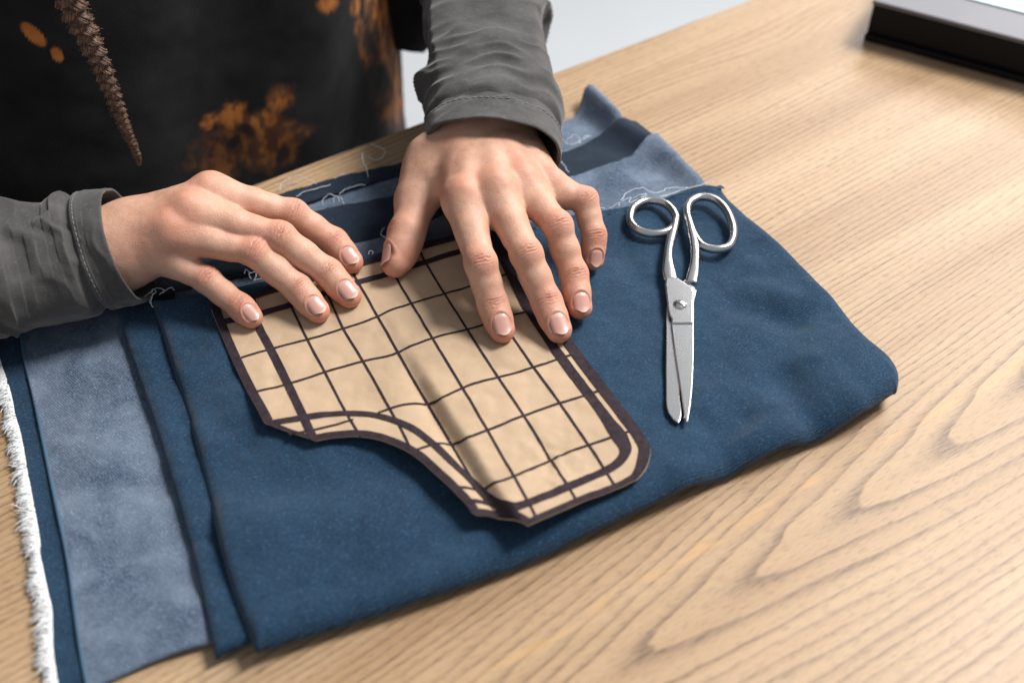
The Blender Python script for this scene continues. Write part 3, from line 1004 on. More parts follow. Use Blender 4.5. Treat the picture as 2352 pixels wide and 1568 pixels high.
bx = thing('black_box', 'flat black box with satin grey top at the far table corner', 'box')
p0, p1 = k1(470, 470, 0), k1(2352, 985, 0)
d = (p1-p0)[:2]; d /= np.linalg.norm(d)
bx.location = (p0[0], p0[1], .0005)
bx.rotation_euler = (0, 0, math.atan2(d[1], d[0]))
M_box = simple('black_plastic', (.004, .004, .005), .6)
M_box.node_tree.nodes['Principled BSDF'].inputs['Specular IOR Level'].default_value = .2
t = NT('satin_lid'); v = t.coord()
t.p(Base_Color=t.mix(t.noise(v, 30, 3), (.10, .10, .115), (.13, .13, .15)), Roughness=.5)
M_lid = t.m
bm = bmesh.new(); box_bm(bm, 0, .26, 0, .17, .0045, .0235); bm_obj('body', bm, M_box, bx, .0015)
bm = bmesh.new(); box_bm(bm, -.0005, .262, -.0022, .172, 0, .0042); bm_obj('base_rim', bm, M_box, bx, .0012)
bm = bmesh.new(); box_bm(bm, -.0006, .261, -.0012, .171, .0238, .0268); bm_obj('lid', bm, M_lid, bx, .0012)
card = thing('paper_sheet', 'pale mint and white sheet lying on the flat black box', 'paper')
card.location = bx.location; card.rotation_euler = bx.rotation_euler
qa = k1(1750, 0, .0275)-np.array(bx.location); qb = k1(2352, 172, .0275)-np.array(bx.location)
ct, st = math.cos(-bx.rotation_euler.z), math.sin(-bx.rotation_euler.z)
ya = qa[0]*st+qa[1]*ct; yb = qb[0]*st+qb[1]*ct
xa = qa[0]*ct-qa[1]*st
t = NT('mint_print'); v = t.coord()
t.p(Base_Color=t.mix(t.ramp(t.noise(v, 45, 2), [(.46, 0.), (.5, 1.)]), (.80, .82, .86), (.56, .76, .74)), Roughness=.7)
bm = bmesh.new(); box_bm(bm, xa-.02, xa+.16, (ya+yb)/2, (ya+yb)/2+.10, .0271, .0277); bm_obj('sheet', bm, t.m, card, .0001)

# ------------------------------------------------------------------ person
person = thing('person', 'person in black and orange tie-dye shirt with braid, hands pressing the paper', 'person')


class Field:
    def __init__(self, lo, hi, h):
        self.o = np.array(lo, float); self.h = h
        self.n = np.ceil((np.array(hi)-self.o)/h).astype(int)+1
        self.f = np.full(self.n, 60., np.float32)

    def block(self, lo, hi):
        a = np.maximum(np.floor((np.array(lo)-self.o)/self.h).astype(int), 0)
        b = np.minimum(np.ceil((np.array(hi)-self.o)/self.h).astype(int)+1, self.n)
        if (b <= a).any():
            return None, None
        ax = [(self.o[k]+self.h*np.arange(a[k], b[k])).astype(np.float32) for k in range(3)]
        return tuple(slice(x, y) for x, y in zip(a, b)), ax

    def cone(self, a, b, ra, rb, k=3., flat=1., nrm=None, f=None, sub=False):
        a = np.array(a, np.float32); b = np.array(b, np.float32)
        F = self.f if f is None else f
        m = max(ra, rb)*1.05+k+3*self.h+2
        sl, ax = self.block(np.minimum(a, b)-m, np.maximum(a, b)+m)
        if sl is None:
            return
        X = ax[0][:, None, None]-a[0]; Y = ax[1][None, :, None]-a[1]; Z = ax[2][None, None, :]-a[2]
        ba = b-a; L2 = float(ba @ ba)+1e-9
        t = np.clip((X*ba[0]+Y*ba[1]+Z*ba[2])/L2, 0, 1)
        X, Y, Z = X-t*ba[0], Y-t*ba[1], Z-t*ba[2]
        q = X*X+Y*Y+Z*Z
        if nrm is not None and flat != 1:
            qn = X*nrm[0]+Y*nrm[1]+Z*nrm[2]
            q = q+(flat*flat-1)*qn*qn
        d = np.sqrt(np.maximum(q, 1e-9))-(ra+(rb-ra)*t)
        g = F[sl]
        hh = np.maximum(k-np.abs(g-d), 0)/max(k, 1e-6)
        F[sl] = np.minimum(g, d)-hh*hh*k*.25


def smin(a, b, k):
    h = np.maximum(k-np.abs(a-b), 0)/k
    return np.minimum(a, b)-h*h*k*.25


def nets(f, o, h):
    """surface-nets polygons of the zero level of f"""
    ins = f < 0
    c = [ins[i:ins.shape[0]-1+i, j:ins.shape[1]-1+j, k:ins.shape[2]-1+k] for i in (0, 1) for j in (0, 1) for k in (0, 1)]
    s = sum(x.astype(np.int8) for x in c)
    act = (s > 0) & (s < 8)
    idx = np.argwhere(act)
    offs = np.array([[i, j, k] for i in (0, 1) for j in (0, 1) for k in (0, 1)])
    val = np.stack([f[idx[:, 0]+q[0], idx[:, 1]+q[1], idx[:, 2]+q[2]] for q in offs], 1).astype(float)
    acc = np.zeros((len(idx), 3)); cnt = np.zeros(len(idx))
    for a in range(8):
        for b in range(a+1, 8):
            if np.abs(offs[a]-offs[b]).sum() == 1:
                m = (val[:, a] < 0) != (val[:, b] < 0)
                t = val[:, a]/np.where(m, val[:, a]-val[:, b], 1)
                p = offs[a]+(offs[b]-offs[a])*t[:, None]
                acc += np.where(m[:, None], p, 0); cnt += m
    V = (idx+acc/cnt[:, None])*h+o
    ids = -np.ones(act.shape, np.int64); ids[act] = np.arange(len(idx))
    Q = []
    for ax in range(3):
        sl0 = [slice(None)]*3; sl1 = [slice(None)]*3
        sl0[ax] = slice(0, -1); sl1[ax] = slice(1, None)
        A, B = ins[tuple(sl0)], ins[tuple(sl1)]
        e = np.argwhere(A != B)
        u, w = [k for k in range(3) if k != ax]
        ok = (e[:, u] > 0) & (e[:, w] > 0) & (e[:, u] < f.shape[u]-1) & (e[:, w] < f.shape[w]-1)
        e = e[ok]
        flip = A[tuple(e.T)]
        def cell(du, dw):
            q = e.copy(); q[:, u] -= du; q[:, w] -= dw
            return ids[tuple(q.T)]
        quad = np.stack([cell(1, 1), cell(0, 1), cell(0, 0), cell(1, 0)], 1)
        if ax == 1:
            flip = ~flip
        quad = np.where(flip[:, None], quad, quad[:, ::-1])
        Q.append(quad)
    return V, np.concatenate(Q)


def unit(v):
    v = np.asarray(v, float)
    return v/(np.linalg.norm(v)+1e-12)


def build_hand(J, wrist, wdir, elbow, up_hint, spec, h=.56, thumb_dorsal=None, forearm=(27, 20)):
    """J: joint lists in mm. Returns vertices, quads, tint, nails"""
    allp = np.concatenate([np.array(v) for v in J.values()]+[[wrist, wrist+unit(elbow-wrist)*75]])
    Fd = Field(allp.min(0)-30, allp.max(0)+30, h)
    names = ['index', 'middle', 'ring', 'pinky']
    wdir = unit(wdir)
    palmn = unit(np.cross(J['pinky'][0]-J['index'][0], wrist-J['middle'][0]))
    if palmn[2] < 0:
        palmn = -palmn
    ax0 = unit(elbow-wrist)
    # back of the hand: one tapering ray to each knuckle
    for i, nme in enumerate(names):
        m = np.array(J[nme][0]); sc = spec[nme]
        b = wrist + wdir*(-12+8.*i)
        Fd.cone(b-palmn*1.5, m-palmn*1.2, 11.2, 8.4*sc, 11, 1.05, palmn)
    for i in range(3):
        a, b = np.array(J[names[i]][0]), np.array(J[names[i+1]][0])
        Fd.cone(a-palmn*2.6+unit(wrist-a)*5, b-palmn*2.6+unit(wrist-b)*5, 7.4, 7.4, 9)
        Fd.cone(a-palmn*1.8+unit(wrist-a)*22, b-palmn*1.8+unit(wrist-b)*22, 8.2, 8.2, 9)
    fa = wrist+ax0*75
    for s_, r in ((-1, 1), (1, 1), (0, 1)):
        off = wdir*s_*(forearm[0]-forearm[1])*1.0
        Fd.cone(wrist+off*.7-palmn*4, fa+off*.7-palmn*7, forearm[1]*.74, forearm[1]*.72, 8)
    # little-finger side pad and thumb pad
    pk = np.array(J['pinky'][0])
    Fd.cone(wrist+wdir*13-palmn*8, pk-palmn*7+unit(wrist-pk)*8, 11, 8.5, 10)
    if 'thumb' in J:
        tj = [np.array(x) for x in J['thumb']]
        Fd.cone(wrist-wdir*10-palmn*6, tj[0], 12, 12.5, 12)
        Fd.cone(tj[0], tj[1], 12.5, 9.8, 10)
        mi = np.array(J['index'][0])
        Fd.cone(tj[0]*.5+tj[1]*.5, mi-palmn*6+unit(wrist-mi)*16, 7.5, 7.0, 10)
    # tendons and knuckle heads stand up from the back
    for i, nme in enumerate(names):
        m = np.array(J[nme][0]); sc = spec[nme]
        b = wrist+wdir*(-6+4.*i)
        Fd.cone(b*.45+m*.55+palmn*6.6, m+palmn*6.8, 2.0, 2.7, 5.0)
        Fd.cone(m+palmn*2.1, m+palmn*2.1, 7.8*sc, 7.8*sc, 4.5)
    # fingers
    G = np.full(Fd.n, 60., np.float32)
    dors = {}
    chains = {k: [np.array(x) for x in J[k]] for k in J}
    for nme, c in chains.items():
        g = np.full(Fd.n, 60., np.float32)
        sc = spec[nme]
        if nme == 'thumb':
            dv = unit(thumb_dorsal); c = c[1:]
            R = [(9.6, 8.3, 8.9), (8.9, 8.3, 7.0)]
        else:
            dv = unit(up_hint[nme] if isinstance(up_hint, dict) else up_hint)
            R = [(8.3, 7.3, 6.6), (6.6, 6.5, 6.2), (6.2, 6.2, 5.65)]
        segs = list(zip(c[:-1], c[1:]))
        dl = []
        for (a, b), (r0, r1, r2) in zip(segs, R):
            ax = unit(b-a); n = unit(dv-ax*(dv @ ax)); dl.append(n)
            m = a*.52+b*.48
            Fd.cone(a, m, r0*sc, r1*sc, 2.5, 1.07, n, g)
            Fd.cone(m, b, r1*sc, r2*sc, 2.5, 1.07, n, g)
            # soft pad on the palm side
            Fd.cone(a*.7+b*.3-n*1.6*sc, a*.3+b*.7-n*1.6*sc, r1*sc*.86, r1*sc*.84, 3, 1, None, g)
        # knuckle caps over the middle and end joints
        for q in range(1, len(c)-1):
            n = unit(dl[q-1]+dl[q])
            Fd.cone(c[q]+n*.9*sc, c[q]+n*.9*sc, (6.1 if q == 1 else 5.6)*sc*(1.22 if nme == 'thumb' else 1), (6.1 if q == 1 else 5.6)*sc*(1.22 if nme == 'thumb' else 1), 4.0, 1, None, g)
        dors[nme] = dl
        G = smin(G, g, .9)
    # webs
    web = np.full(Fd.n, 60., np.float32)
    for i in range(3):
        a, b = chains[names[i]], chains[names[i+1]]
        k = .30
        Fd.cone(a[0]*(1-k)+a[1]*k-palmn*2.6, b[0]*(1-k)+b[1]*k-palmn*2.6, 4.6, 4.6, 2, 1, None, web)
        k = .12
        Fd.cone(a[0]*(1-k)+a[1]*k-palmn*2.2, b[0]*(1-k)+b[1]*k-palmn*2.2, 5.6, 5.6, 2, 1, None, web)
    f = smin(Fd.f, web, 5.)
    f = smin(f, G, 5.0)
    V, Q = nets(f, Fd.o, h)
    # drop the open end of the forearm grid, keep everything else
    grad = np.gradient(f, h)
    def sample(A, P):
        q = np.clip((P-Fd.o)/h, 0, np.array(A.shape)-1.001)
        i = q.astype(int); r = q-i; out = 0
        for a in (0, 1):
            for b in (0, 1):
                for c_ in (0, 1):
                    w = (r[:, 0] if a else 1-r[:, 0])*(r[:, 1] if b else 1-r[:, 1])*(r[:, 2] if c_ else 1-r[:, 2])
                    out = out+w*A[i[:, 0]+a, i[:, 1]+b, i[:, 2]+c_]
        return out
    N = np.stack([sample(g, V) for g in grad], 1)
    N /= np.linalg.norm(N, axis=1)[:, None]+1e-9
    red = np.zeros(len(V)); cre = np.zeros(len(V)); disp = np.zeros(len(V))
    nails = []
    wn = noise(V/1.7, 301)
    for nme, c in chains.items():
        sc = spec[nme]
        if nme == 'thumb':
            cc = c[1:]
        else:
            cc = c
            m = c[0]+palmn*7
            red += .42*np.exp(-(np.linalg.norm(V-m, axis=1)/8.5)**2)
        tip = cc[-1]
        axt = unit(cc[-1]-cc[-2])
        red += .55*np.exp(-(np.linalg.norm(V-(tip+axt*2), axis=1)/10)**2)
        for q in range(1, len(cc)-1):
            n = unit(dors[nme][q-1]+dors[nme][q]); ax = unit(unit(cc[q]-cc[q-1])+unit(cc[q+1]-cc[q]))
            sd = np.cross(n, ax)
            r = V-cc[q]
            x, y, zz = r @ ax, r @ sd, r @ n
            near = (np.abs(x) < 11) & (np.abs(y) < 11) & (np.abs(zz) < 13)
            dm = sstep(1.5, 5.0, zz)*near
            big = 1. if q == 1 else .8
            red += (.42 if q == 1 else .25)*np.exp(-((x/5.5)**2+(y/5.5)**2))*dm
            xw = x+wn*.7+.05*y*y*np.sign(x)*.25
            wid = np.exp(-(x/(4.6*big))**2)*np.exp(-(y/(5.2*sc))**2)
            crs = np.zeros(len(V))
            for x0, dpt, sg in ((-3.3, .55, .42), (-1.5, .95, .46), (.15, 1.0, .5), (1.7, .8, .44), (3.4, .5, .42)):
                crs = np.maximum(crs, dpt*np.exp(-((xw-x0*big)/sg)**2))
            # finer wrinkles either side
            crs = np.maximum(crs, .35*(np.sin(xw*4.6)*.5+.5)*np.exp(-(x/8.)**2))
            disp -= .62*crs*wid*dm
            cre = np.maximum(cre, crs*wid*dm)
            # folds on the finger underside are hidden; shallow side crease
        n = dors[nme][-1]; sd = np.cross(n, axt)
        # nail
        wn_, ln_ = (4.4 if nme != 'thumb' else 5.6)*sc, (10.2 if nme != 'thumb' else 12.)*sc
        cen = tip-axt*(1.0*sc)
        nu, nv = 21, 15
        U_ = np.linspace(-1, 1, nu); W_ = np.linspace(-1, 1, nv)
        uu, ww = np.meshgrid(U_, W_, indexing='ij')
        # squircle outline: rounded cuticle end, soft straight free end
        half = wn_*np.where(uu < -.25, np.sqrt(np.maximum(1-((-uu-.25)/.79)**2, 0.02))**.85, np.where(uu > .62, 1-.42*np.maximum((uu-.62)/.38, 0)**1.9, 1.0))
        yy = ww*half
        xx = uu*ln_/2+np.where(uu > .5, -1.4*(ww**2)*(uu-.5)*2, 0)
        ang = yy/(wn_*1.12)
        P0 = cen+axt*xx[..., None]+sd*(np.sin(ang)*wn_*1.12)[..., None]
        Pn = P0+n*(14.)
        Pf = Pn.reshape(-1, 3).copy()
        dirv = -n
        for _ in range(26):
            Pf += dirv*np.clip(sample(f, Pf), -1.5, 3)[:, None]*.8
        hz = ((Pf-cen) @ n).reshape(nu, nv)
        ctr = hz[:, nv//2]
        ks = np.polyfit(U_[3:-4], ctr[3:-4], 2)
        prof = np.polyval(ks, U_)
        edge = hz[:, [2, -3]].mean(1)
        drop = np.median((ctr-edge)[4:-5])
        hz2 = prof[:, None]-np.maximum(drop*1.25, 1.1)*ww**2*(half/wn_)**2
        lift = .16-.50*sstep(-.55, -1.0, uu)-.30*sstep(.72, 1.0, np.abs(ww))+.25*sstep(.4, 1, uu)
        NP = P0+n[None, None]*(hz2+lift)[..., None]
        ntint = np.zeros((nu*nv, 3)); ntint[:, 0] = (sstep(.70, .92, uu+.06*ww**2)*.9+.25*sstep(-.62, -.95, uu)).ravel()
        nails.append((NP.reshape(-1, 3), grid_faces(nu, nv), ntint))
        # the skin sinks a little under the nail and rises as a fold round it
        r = V-cen
        x, y, zz = r @ axt, r @ sd, r @ n
        e = np.sqrt((x/(ln_/2))**2+(y/wn_)**2)
        m = (zz > .5) & (np.abs(x) < 12) & (np.abs(y) < 10)
        disp += np.where(m, -.55*sstep(1.05, .85, e)+.30*np.exp(-((e-1.17)/.13)**2)*sstep(5.5, 1, x), 0)
        cre = np.maximum(cre, np.where(m, .30*np.exp(-((e-1.04)/.07)**2), 0))
    red += .35*sstep(-.2, .7, fbm(V/16., 310, 2))*.5
    disp += .10*fbm(V/5., 320, 2)
    V = V+N*disp[:, None]
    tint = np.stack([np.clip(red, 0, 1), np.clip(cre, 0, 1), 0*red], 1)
    return V, Q, tint, nails


LH = {'index': [(880, 330, 52), (1515, 500, 38), (1835, 720, 24), (1975, 880, 20.0)],
      'middle': [(725, 490, 52), (1410, 680, 40), (1790, 965, 25), (1955, 1145, 20.0)],
      'ring': [(575, 640, 48), (1205, 795, 38), (1550, 1085, 24), (1710, 1265, 19.5)],
      'pinky': [(420, 790, 39), (840, 1020, 30), (1095, 1225, 22), (1195, 1315, 19.0)]}
RH = {'index': [(645, 645, 50), (745, 1000, 42), (815, 1235, 27), (868, 1385, 21.5)],
      'middle': [(835, 595, 52), (1005, 950, 43), (1120, 1220, 27), (1192, 1385, 21.5)],
      'ring': [(982, 550, 49), (1185, 790, 44), (1275, 1065, 28), (1312, 1255, 20.5)],
      'pinky': [(1145, 575, 43), (1340, 640, 40), (1392, 840, 29), (1388, 985, 20.5)],
      'thumb': [(480, 430, 40), (375, 640, 33), (325, 830, 28), (262, 1000, 23)]}
JL = {k: [c1(*p) for p in v] for k, v in LH.items()}
JR = {k: [c2(*p) for p in v] for k, v in RH.items()}
wl = c1(120, 720, 40); wr = c2(775, 240, 50)
JL['thumb'] = [c1(480, 640, 29), c1(760, 620, 30), c1(1080, 640, 25), c1(1300, 700, 20)]
el = D(-640, 735, .055)/MM; er = D(1105, -330, .075)/MM
spec = dict(index=.97, middle=1.0, ring=.96, pinky=.84, thumb=1.0)
VL, QL, TL, NL = build_hand(JL, wl, JL['pinky'][0]-JL['index'][0], el, np.array([.10, -.28, 1.]), spec, thumb_dorsal=(.2, .8, .5))
specR = dict(index=1.02, middle=1.03, ring=.97, pinky=.84, thumb=1.0)
VR, QR, TR, NR = build_hand(JR, wr, JR['pinky'][0]-JR['index'][0], er, {'index': (-.02, -.1, 1), 'middle': (.0, -.1, 1), 'ring': (.12, -.1, 1), 'pinky': (.25, -.15, 1)}, specR, thumb_dorsal=(-1., -.12, .55))

# trunk, neck stump and upper arms, coarse: they are inside the clothes
TC = tb(-.046, .150)[:2]/MM            # middle of the trunk
sh_l, sh_r = tb(-.20, .20, .42)/MM, tb(.17, .22, .42)/MM
elb_l, elb_r = np.array(el)+np.array([-40, 20, 4]), np.array(er)+np.array([-10, 40, 12])
Fb = Field(np.array([TC[0]-330, TC[1]-260, -190]), np.array([TC[0]+330, TC[1]+260, 560]), 7.)
for z0, z1, a0, a1, b0, b1 in ((-170, 60, 150, 125, 95, 85), (60, 260, 125, 140, 85, 88), (260, 420, 140, 165, 88, 62)):
    for s_ in (-1, 0, 1):
        p0 = np.array([*(TC+EU*s_*(a0-b0)), z0]); p1 = np.array([*(TC+EU*s_*(a1-b1)), z1])
        Fb.cone(p0, p1, b0, b1, 40)
Fb.cone([*TC, 420], [*TC, 500], 52, 48, 30)
Fb.cone(sh_l, elb_l, 46, 29, 30); Fb.cone(sh_r, elb_r, 46, 29, 30)
Fb.cone(elb_l, np.array(wl)+unit(np.array(el)-wl)*60, 27, 15, 12); Fb.cone(elb_r, np.array(wr)+unit(np.array(er)-wr)*60, 27, 15, 12)
VB, QB = nets(Fb.f, Fb.o, Fb.h)
VV = np.concatenate([VL, VR, VB]); QQ = np.concatenate([QL, QR+len(VL), QB+len(VL)+len(VR)])
TT = np.concatenate([TL, TR, np.zeros((len(VB), 3))])
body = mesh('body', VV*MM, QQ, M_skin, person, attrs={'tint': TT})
for nset in (NL[:4], NR):
    for V, F, T in nset:
        o = mesh('fingernail', V*MM, F, M_nail, person, attrs={'tint': T})
        bm = bmesh.new(); bm.from_mesh(o.data); bmesh.ops.recalc_face_normals(bm, faces=bm.faces)
        if sum(f.normal.z for f in bm.faces) < 0:
            bmesh.ops.reverse_faces(bm, faces=bm.faces)
        bm.to_mesh(o.data); bm.free()


# sleeves: tubes round the forearms with folds, a hemmed cuff and an open rolled end
def sleeve(name, axis, radii, squash, fold, hem, cuff_tilt, seed, nu=330, nv=150, stitch_gap=1.7):
    """axis: points from the elbow to the cuff (mm); radii along it; hem: width of the cuff band (mm)"""
    ax = resample(np.array(axis), nu, 2)
    t_, N, B = frames(ax)
    s = np.concatenate([[0], np.cumsum(np.linalg.norm(np.diff(ax, axis=0), axis=1))])
    L = s[-1]
    # steady frame: N across, B up
    Bu = np.array([0, 0, 1.])[None]-t_*t_[:, 2:3]
    Bu /= np.linalg.norm(Bu, axis=1)[:, None]
    Nx = np.cross(t_, Bu)
    ph = np.linspace(0, 2*math.pi, nv, endpoint=False)
    r = np.interp(s, np.linspace(0, L, len(radii)), radii)
    S_, PH = np.meshgrid(s, ph, indexing='ij')
    ring3 = np.stack([np.cos(PH), np.sin(PH)], -1)
    d = fold(S_, PH, L)
    x = (S_-(L-hem))
    # the hem is a doubled band: step up, shallow groove before it, rolled lip at the end
    d = d*(1-.72*sstep(-8, 3, x)) + 1.1*sstep(-.8, .6, x) - 1.5*np.exp(-((x+2.6)/2.2)**2) - .38*np.exp(-((x-stitch_gap)/.5)**2)
    d = d + .35*fbm(np.concatenate([ring3*3, S_[..., None]/9], -1), seed+5, 3)
    d = d + .5*fbm(np.concatenate([ring3*1.2, S_[..., None]/60], -1), seed+6, 2)
    Rr = r[:, None]+d
    shift = cuff_tilt(PH)*sstep(L-hem-26, L, S_)
    def place(R_, sh, k=slice(None)):
        return ax[k][:, None]+Nx[k][:, None]*(np.cos(PH[k])*R_)[..., None]*1.0+Bu[k][:, None]*(np.sin(PH[k])*R_*squash)[..., None]+t_[k][:, None]*sh[..., None]
    V = place(Rr, shift)
    rows = [V]
    e = slice(nu-1, nu)
    for dr, ds in ((-.25, .55), (-.75, .8), (-1.3, .5), (-1.6, -.3), (-1.7, -4), (-1.8, -14), (-2.2, -30)):
        rows.append(place(Rr[e]+dr, shift[e]+ds, e))
    V = np.concatenate(rows)
    o = mesh(name, V.reshape(-1, 3)*MM, grid_faces(len(V), nv, True), M_sleeve, person)
    bm = bmesh.new(); bm.from_mesh(o.data); bmesh.ops.recalc_face_normals(bm, faces=bm.faces); bm.to_mesh(o.data); bm.free()
    # stitches along the hem
    row = int(np.argmin(abs(s-(L-hem+stitch_gap))))
    n0 = 64
    sb = Batch()
    for k in range(n0):
        a = np.linspace(k, k+.62, 4)/n0*nv
        i0 = np.floor(a).astype(int) % nv; f = a-np.floor(a)
        p = V[row][i0]*(1-f)[:, None]+V[row][(i0+1) % nv]*f[:, None]
        out = p-ax[row]; out /= np.linalg.norm(out, axis=1)[:, None]
        sb.add(*tube((p+out*np.array([-.02, .22, .22, -.02])[:, None])*MM, .30*MM, 5))
    sb.obj('hem_stitching', M_stitch, o)
    return o


def fold_left(S_, PH, L):
    w = fbm(np.stack([np.cos(PH)*1.3, np.sin(PH)*1.3, S_/45], -1), 401, 2)
    q = S_/17.+w*.75+.30*np.sin(PH+.4)
    rd = 1-np.abs(noise(np.stack([q, np.cos(PH)*.8, np.sin(PH)*.8], -1), 402))*2
    rd2 = 1-np.abs(noise(np.stack([q*2.1, np.cos(PH)*1.5+5, np.sin(PH)*1.5], -1), 403))*2
    return 3.0*rd+1.3*rd2


def fold_right(S_, PH, L):
    w = fbm(np.stack([np.cos(PH)*1.2, np.sin(PH)*1.2, S_/50], -1), 411, 2)
    near = sstep(L-80, L-30, S_)
    q = S_/26.+w*.8+.35*np.sin(PH*2+.8)
    rd = 1-np.abs(noise(np.stack([q, np.cos(PH)*.8, np.sin(PH)*.8], -1), 412))*2
    q2 = S_/7.5+w*1.1+.8*np.sin(PH*1-.6)
    rd2 = 1-np.abs(noise(np.stack([q2, np.cos(PH)*1.1+5, np.sin(PH)*1.1], -1), 413))*2
    bulge = 5.5*np.exp(-((S_-(L-52))/10)**2)*np.exp(-((PH-.15)/.55)**2)
    return 4.0*rd*(1-.5*near)+1.7*rd2*(.45+.55*near)+bulge


def Dz(x, y, z): return D(x, y, z*MM)/MM


sleeve('sleeve', [np.array(elb_l), Dz(-420, 690, 46), Dz(-200, 655, 40), Dz(0, 618, 35), Dz(120, 598, 33), Dz(225, 575, 34), Dz(292, 562, 36)], [38, 36, 34, 31.5, 29.5, 27.5, 26.2], 1.0,
       fold_left, 16, lambda p: -2.5*np.sin(p)+1.5*np.cos(p), 21)
sleeve('sleeve', [np.array(er)+np.array([-18, 30, 10]), Dz(1108, -210, 74), Dz(1112, -60, 62), Dz(1120, 80, 54), Dz(1130, 205, 48), Dz(1132, 295, 46), Dz(1130, 352, 45)], [38, 35.5, 33, 32.5, 32.5, 33, 32.5], .80,
       fold_right, 15, lambda p: 5*np.sin(p)-3*np.cos(p), 31)


# shirt: a loose tube round the trunk, falling below the table edge
def shirt_mesh():
    ph = np.concatenate([np.linspace(-3.7, -.1, 760), np.linspace(-.1, 2*math.pi-3.7, 110)[1:-1]])
    z = np.concatenate([np.linspace(-175, 240, 400), np.linspace(240, 430, 40)[1:]])
    nu, nv = len(z), len(ph)
    Zg, PH = np.meshgrid(z, ph, indexing='ij')
    a = np.interp(Zg, [-175, -60, 40, 200, 350, 430], [208, 204, 203, 200, 205, 190])
    b = np.interp(Zg, [-175, -60, 40, 200, 350, 430], [132, 127, 122, 122, 118, 95])
    ce, se = np.cos(PH), np.sin(PH)
    d = 3.2*fbm(np.stack([ce*1.6, se*1.6, Zg/170], -1), 501, 3)
    for p0, w, h, dr in ((-1.02, .16, 8, .0012), (-1.38, .14, -5, .0010), (-.70, .14, 5, -.001), (-1.75, .18, 4, .0008), (-2.2, .2, 5, 0), (-.35, .12, 5, -.0006)):
        d = d+h*np.exp(-((PH-p0-dr*Zg)/w)**2)
    d = d+.7*fbm(np.stack([ce*6, se*6, Zg/30], -1), 505, 3)
    X = TC[0]+EU[0]*(a+d)*ce+EN[0]*(b+d)*se
    Y = TC[1]+EU[1]*(a+d)*ce+EN[1]*(b+d)*se
    V = np.stack([X, Y, Zg], -1)
    V[..., :2] += EN[None, None]*(-(Zg[..., None]-0)*.03)
    return V, grid_faces(nu, nv, True)


V, F = shirt_mesh()
Vf = V.reshape(-1, 3)
pp = proj(Vf*MM)
front = ((Vf[:, :2]-TC) @ EN < 30)
nz = fbm(Vf/9., 601, 3)*13+fbm(Vf/3.5, 603, 2)*5


def blob(cx, cy, rx, ry, ang=0., soft=.25, jag=1.):
    x, y = pp[:, 0]-cx, pp[:, 1]-cy
    c_, s_ = math.cos(ang), math.sin(ang)
    e = np.sqrt(((x*c_+y*s_)/rx)**2+((-x*s_+y*c_)/ry)**2)+nz*jag/max(min(rx, ry), 14)*.55
    return sstep(1+soft, 1-soft, e)*front


dye = np.zeros(len(Vf))
mot = .30+.70*sstep(-.45, .45, fbm(Vf/np.array([5., 5., 8.]), 611, 3))
for q, wgt in [((77, 80, 38, 15, .75, .12, .03), .75), ((131, 126, 19, 12, .95, .14, .03), .75),
               ((545, 265, 36, 26, .2, .5, 1.6), .8), ((482, 284, 20, 15, 0, .5, 1.2), .8), ((600, 285, 38, 32, .4, .5, 1.8), .7), ((640, 225, 26, 34, .5, .45, 1.2), .85),
               ((560, 345, 95, 42, .1, .55, 1.8), .40), ((620, 320, 55, 50, 0, .5, 1.6), .55), ((690, 315, 40, 14, -.7, .5, 1.), .4), ((505, 375, 60, 30, 0, .6, 1.6), .35),
               ((750, 8, 24, 22, .3, .4, .6), .85), ((815, 12, 13, 26, 0, .4, .4), .9), ((880, 55, 34, 95, -.1, .4, .9), .85), ((900, 230, 30, 60, .1, .5, 1.2), .45), ((850, 150, 16, 110, -.25, .5, .6), .45), ((905, 120, 18, 130, 0, .5, .6), .6)]:
    dye = np.maximum(dye, blob(*q)*wgt*(mot if q[6] > .2 else 1))
for q in [(865, 190, 34, 45, 0, .35, .7), (570, 300, 24, 10, .6, .5, 1.), (850, 95, 20, 34, 0, .5, .7), (535, 330, 20, 12, -.4, .4, 1.), (650, 345, 14, 26, .3, .4, 1.)]:
    dye *= 1-.92*blob(*q)
mesh('shirt', Vf*MM, F, M_shirt, person, attrs={'dye': np.stack([dye]*3, 1)})
# short wide shirt sleeves over the upper arms
def DY(x, y, depth):
    """point seen at a pixel, at a given distance behind the table edge (mm, along EN)"""
    r = FW*FPX + np.array([1, 0, 0])*(x-1176) - UP*(y-784)
    n = np.array([*EN, 0]); p0 = tb(0, depth*MM)
    return (CAM + r*(((p0-CAM) @ n)/(r @ n)))/MM


for k, (p0_, rr) in enumerate((([sh_l+(elb_l-sh_l)*q for q in (-.1, .3, .7)], [60, 66, 74]),
                             ([sh_r+np.array([0, 0, 10]), DY(1040, -330, 110), DY(975, -60, 95), DY(953, 55, 90), DY(952, 104, 88)], [58, 52, 36, 19, 9]))):
    p = resample(np.array(p0_), 90, 2)
    p0_ = np.array(p0_, float); ls = np.concatenate([[0], np.cumsum(np.linalg.norm(np.diff(p0_, axis=0), axis=1))])
    rr = np.interp(np.linspace(0, 1, 90), ls/ls[-1], rr)
    v, f = tube(p, rr, 90)
    v = v+fbm(v/35., 620+k, 3)[:, None]*np.array([3., 3, 3])
    o = mesh('shirt_sleeve', v*MM, f, M_shirt, person, attrs={'dye': np.zeros((len(v), 3))})

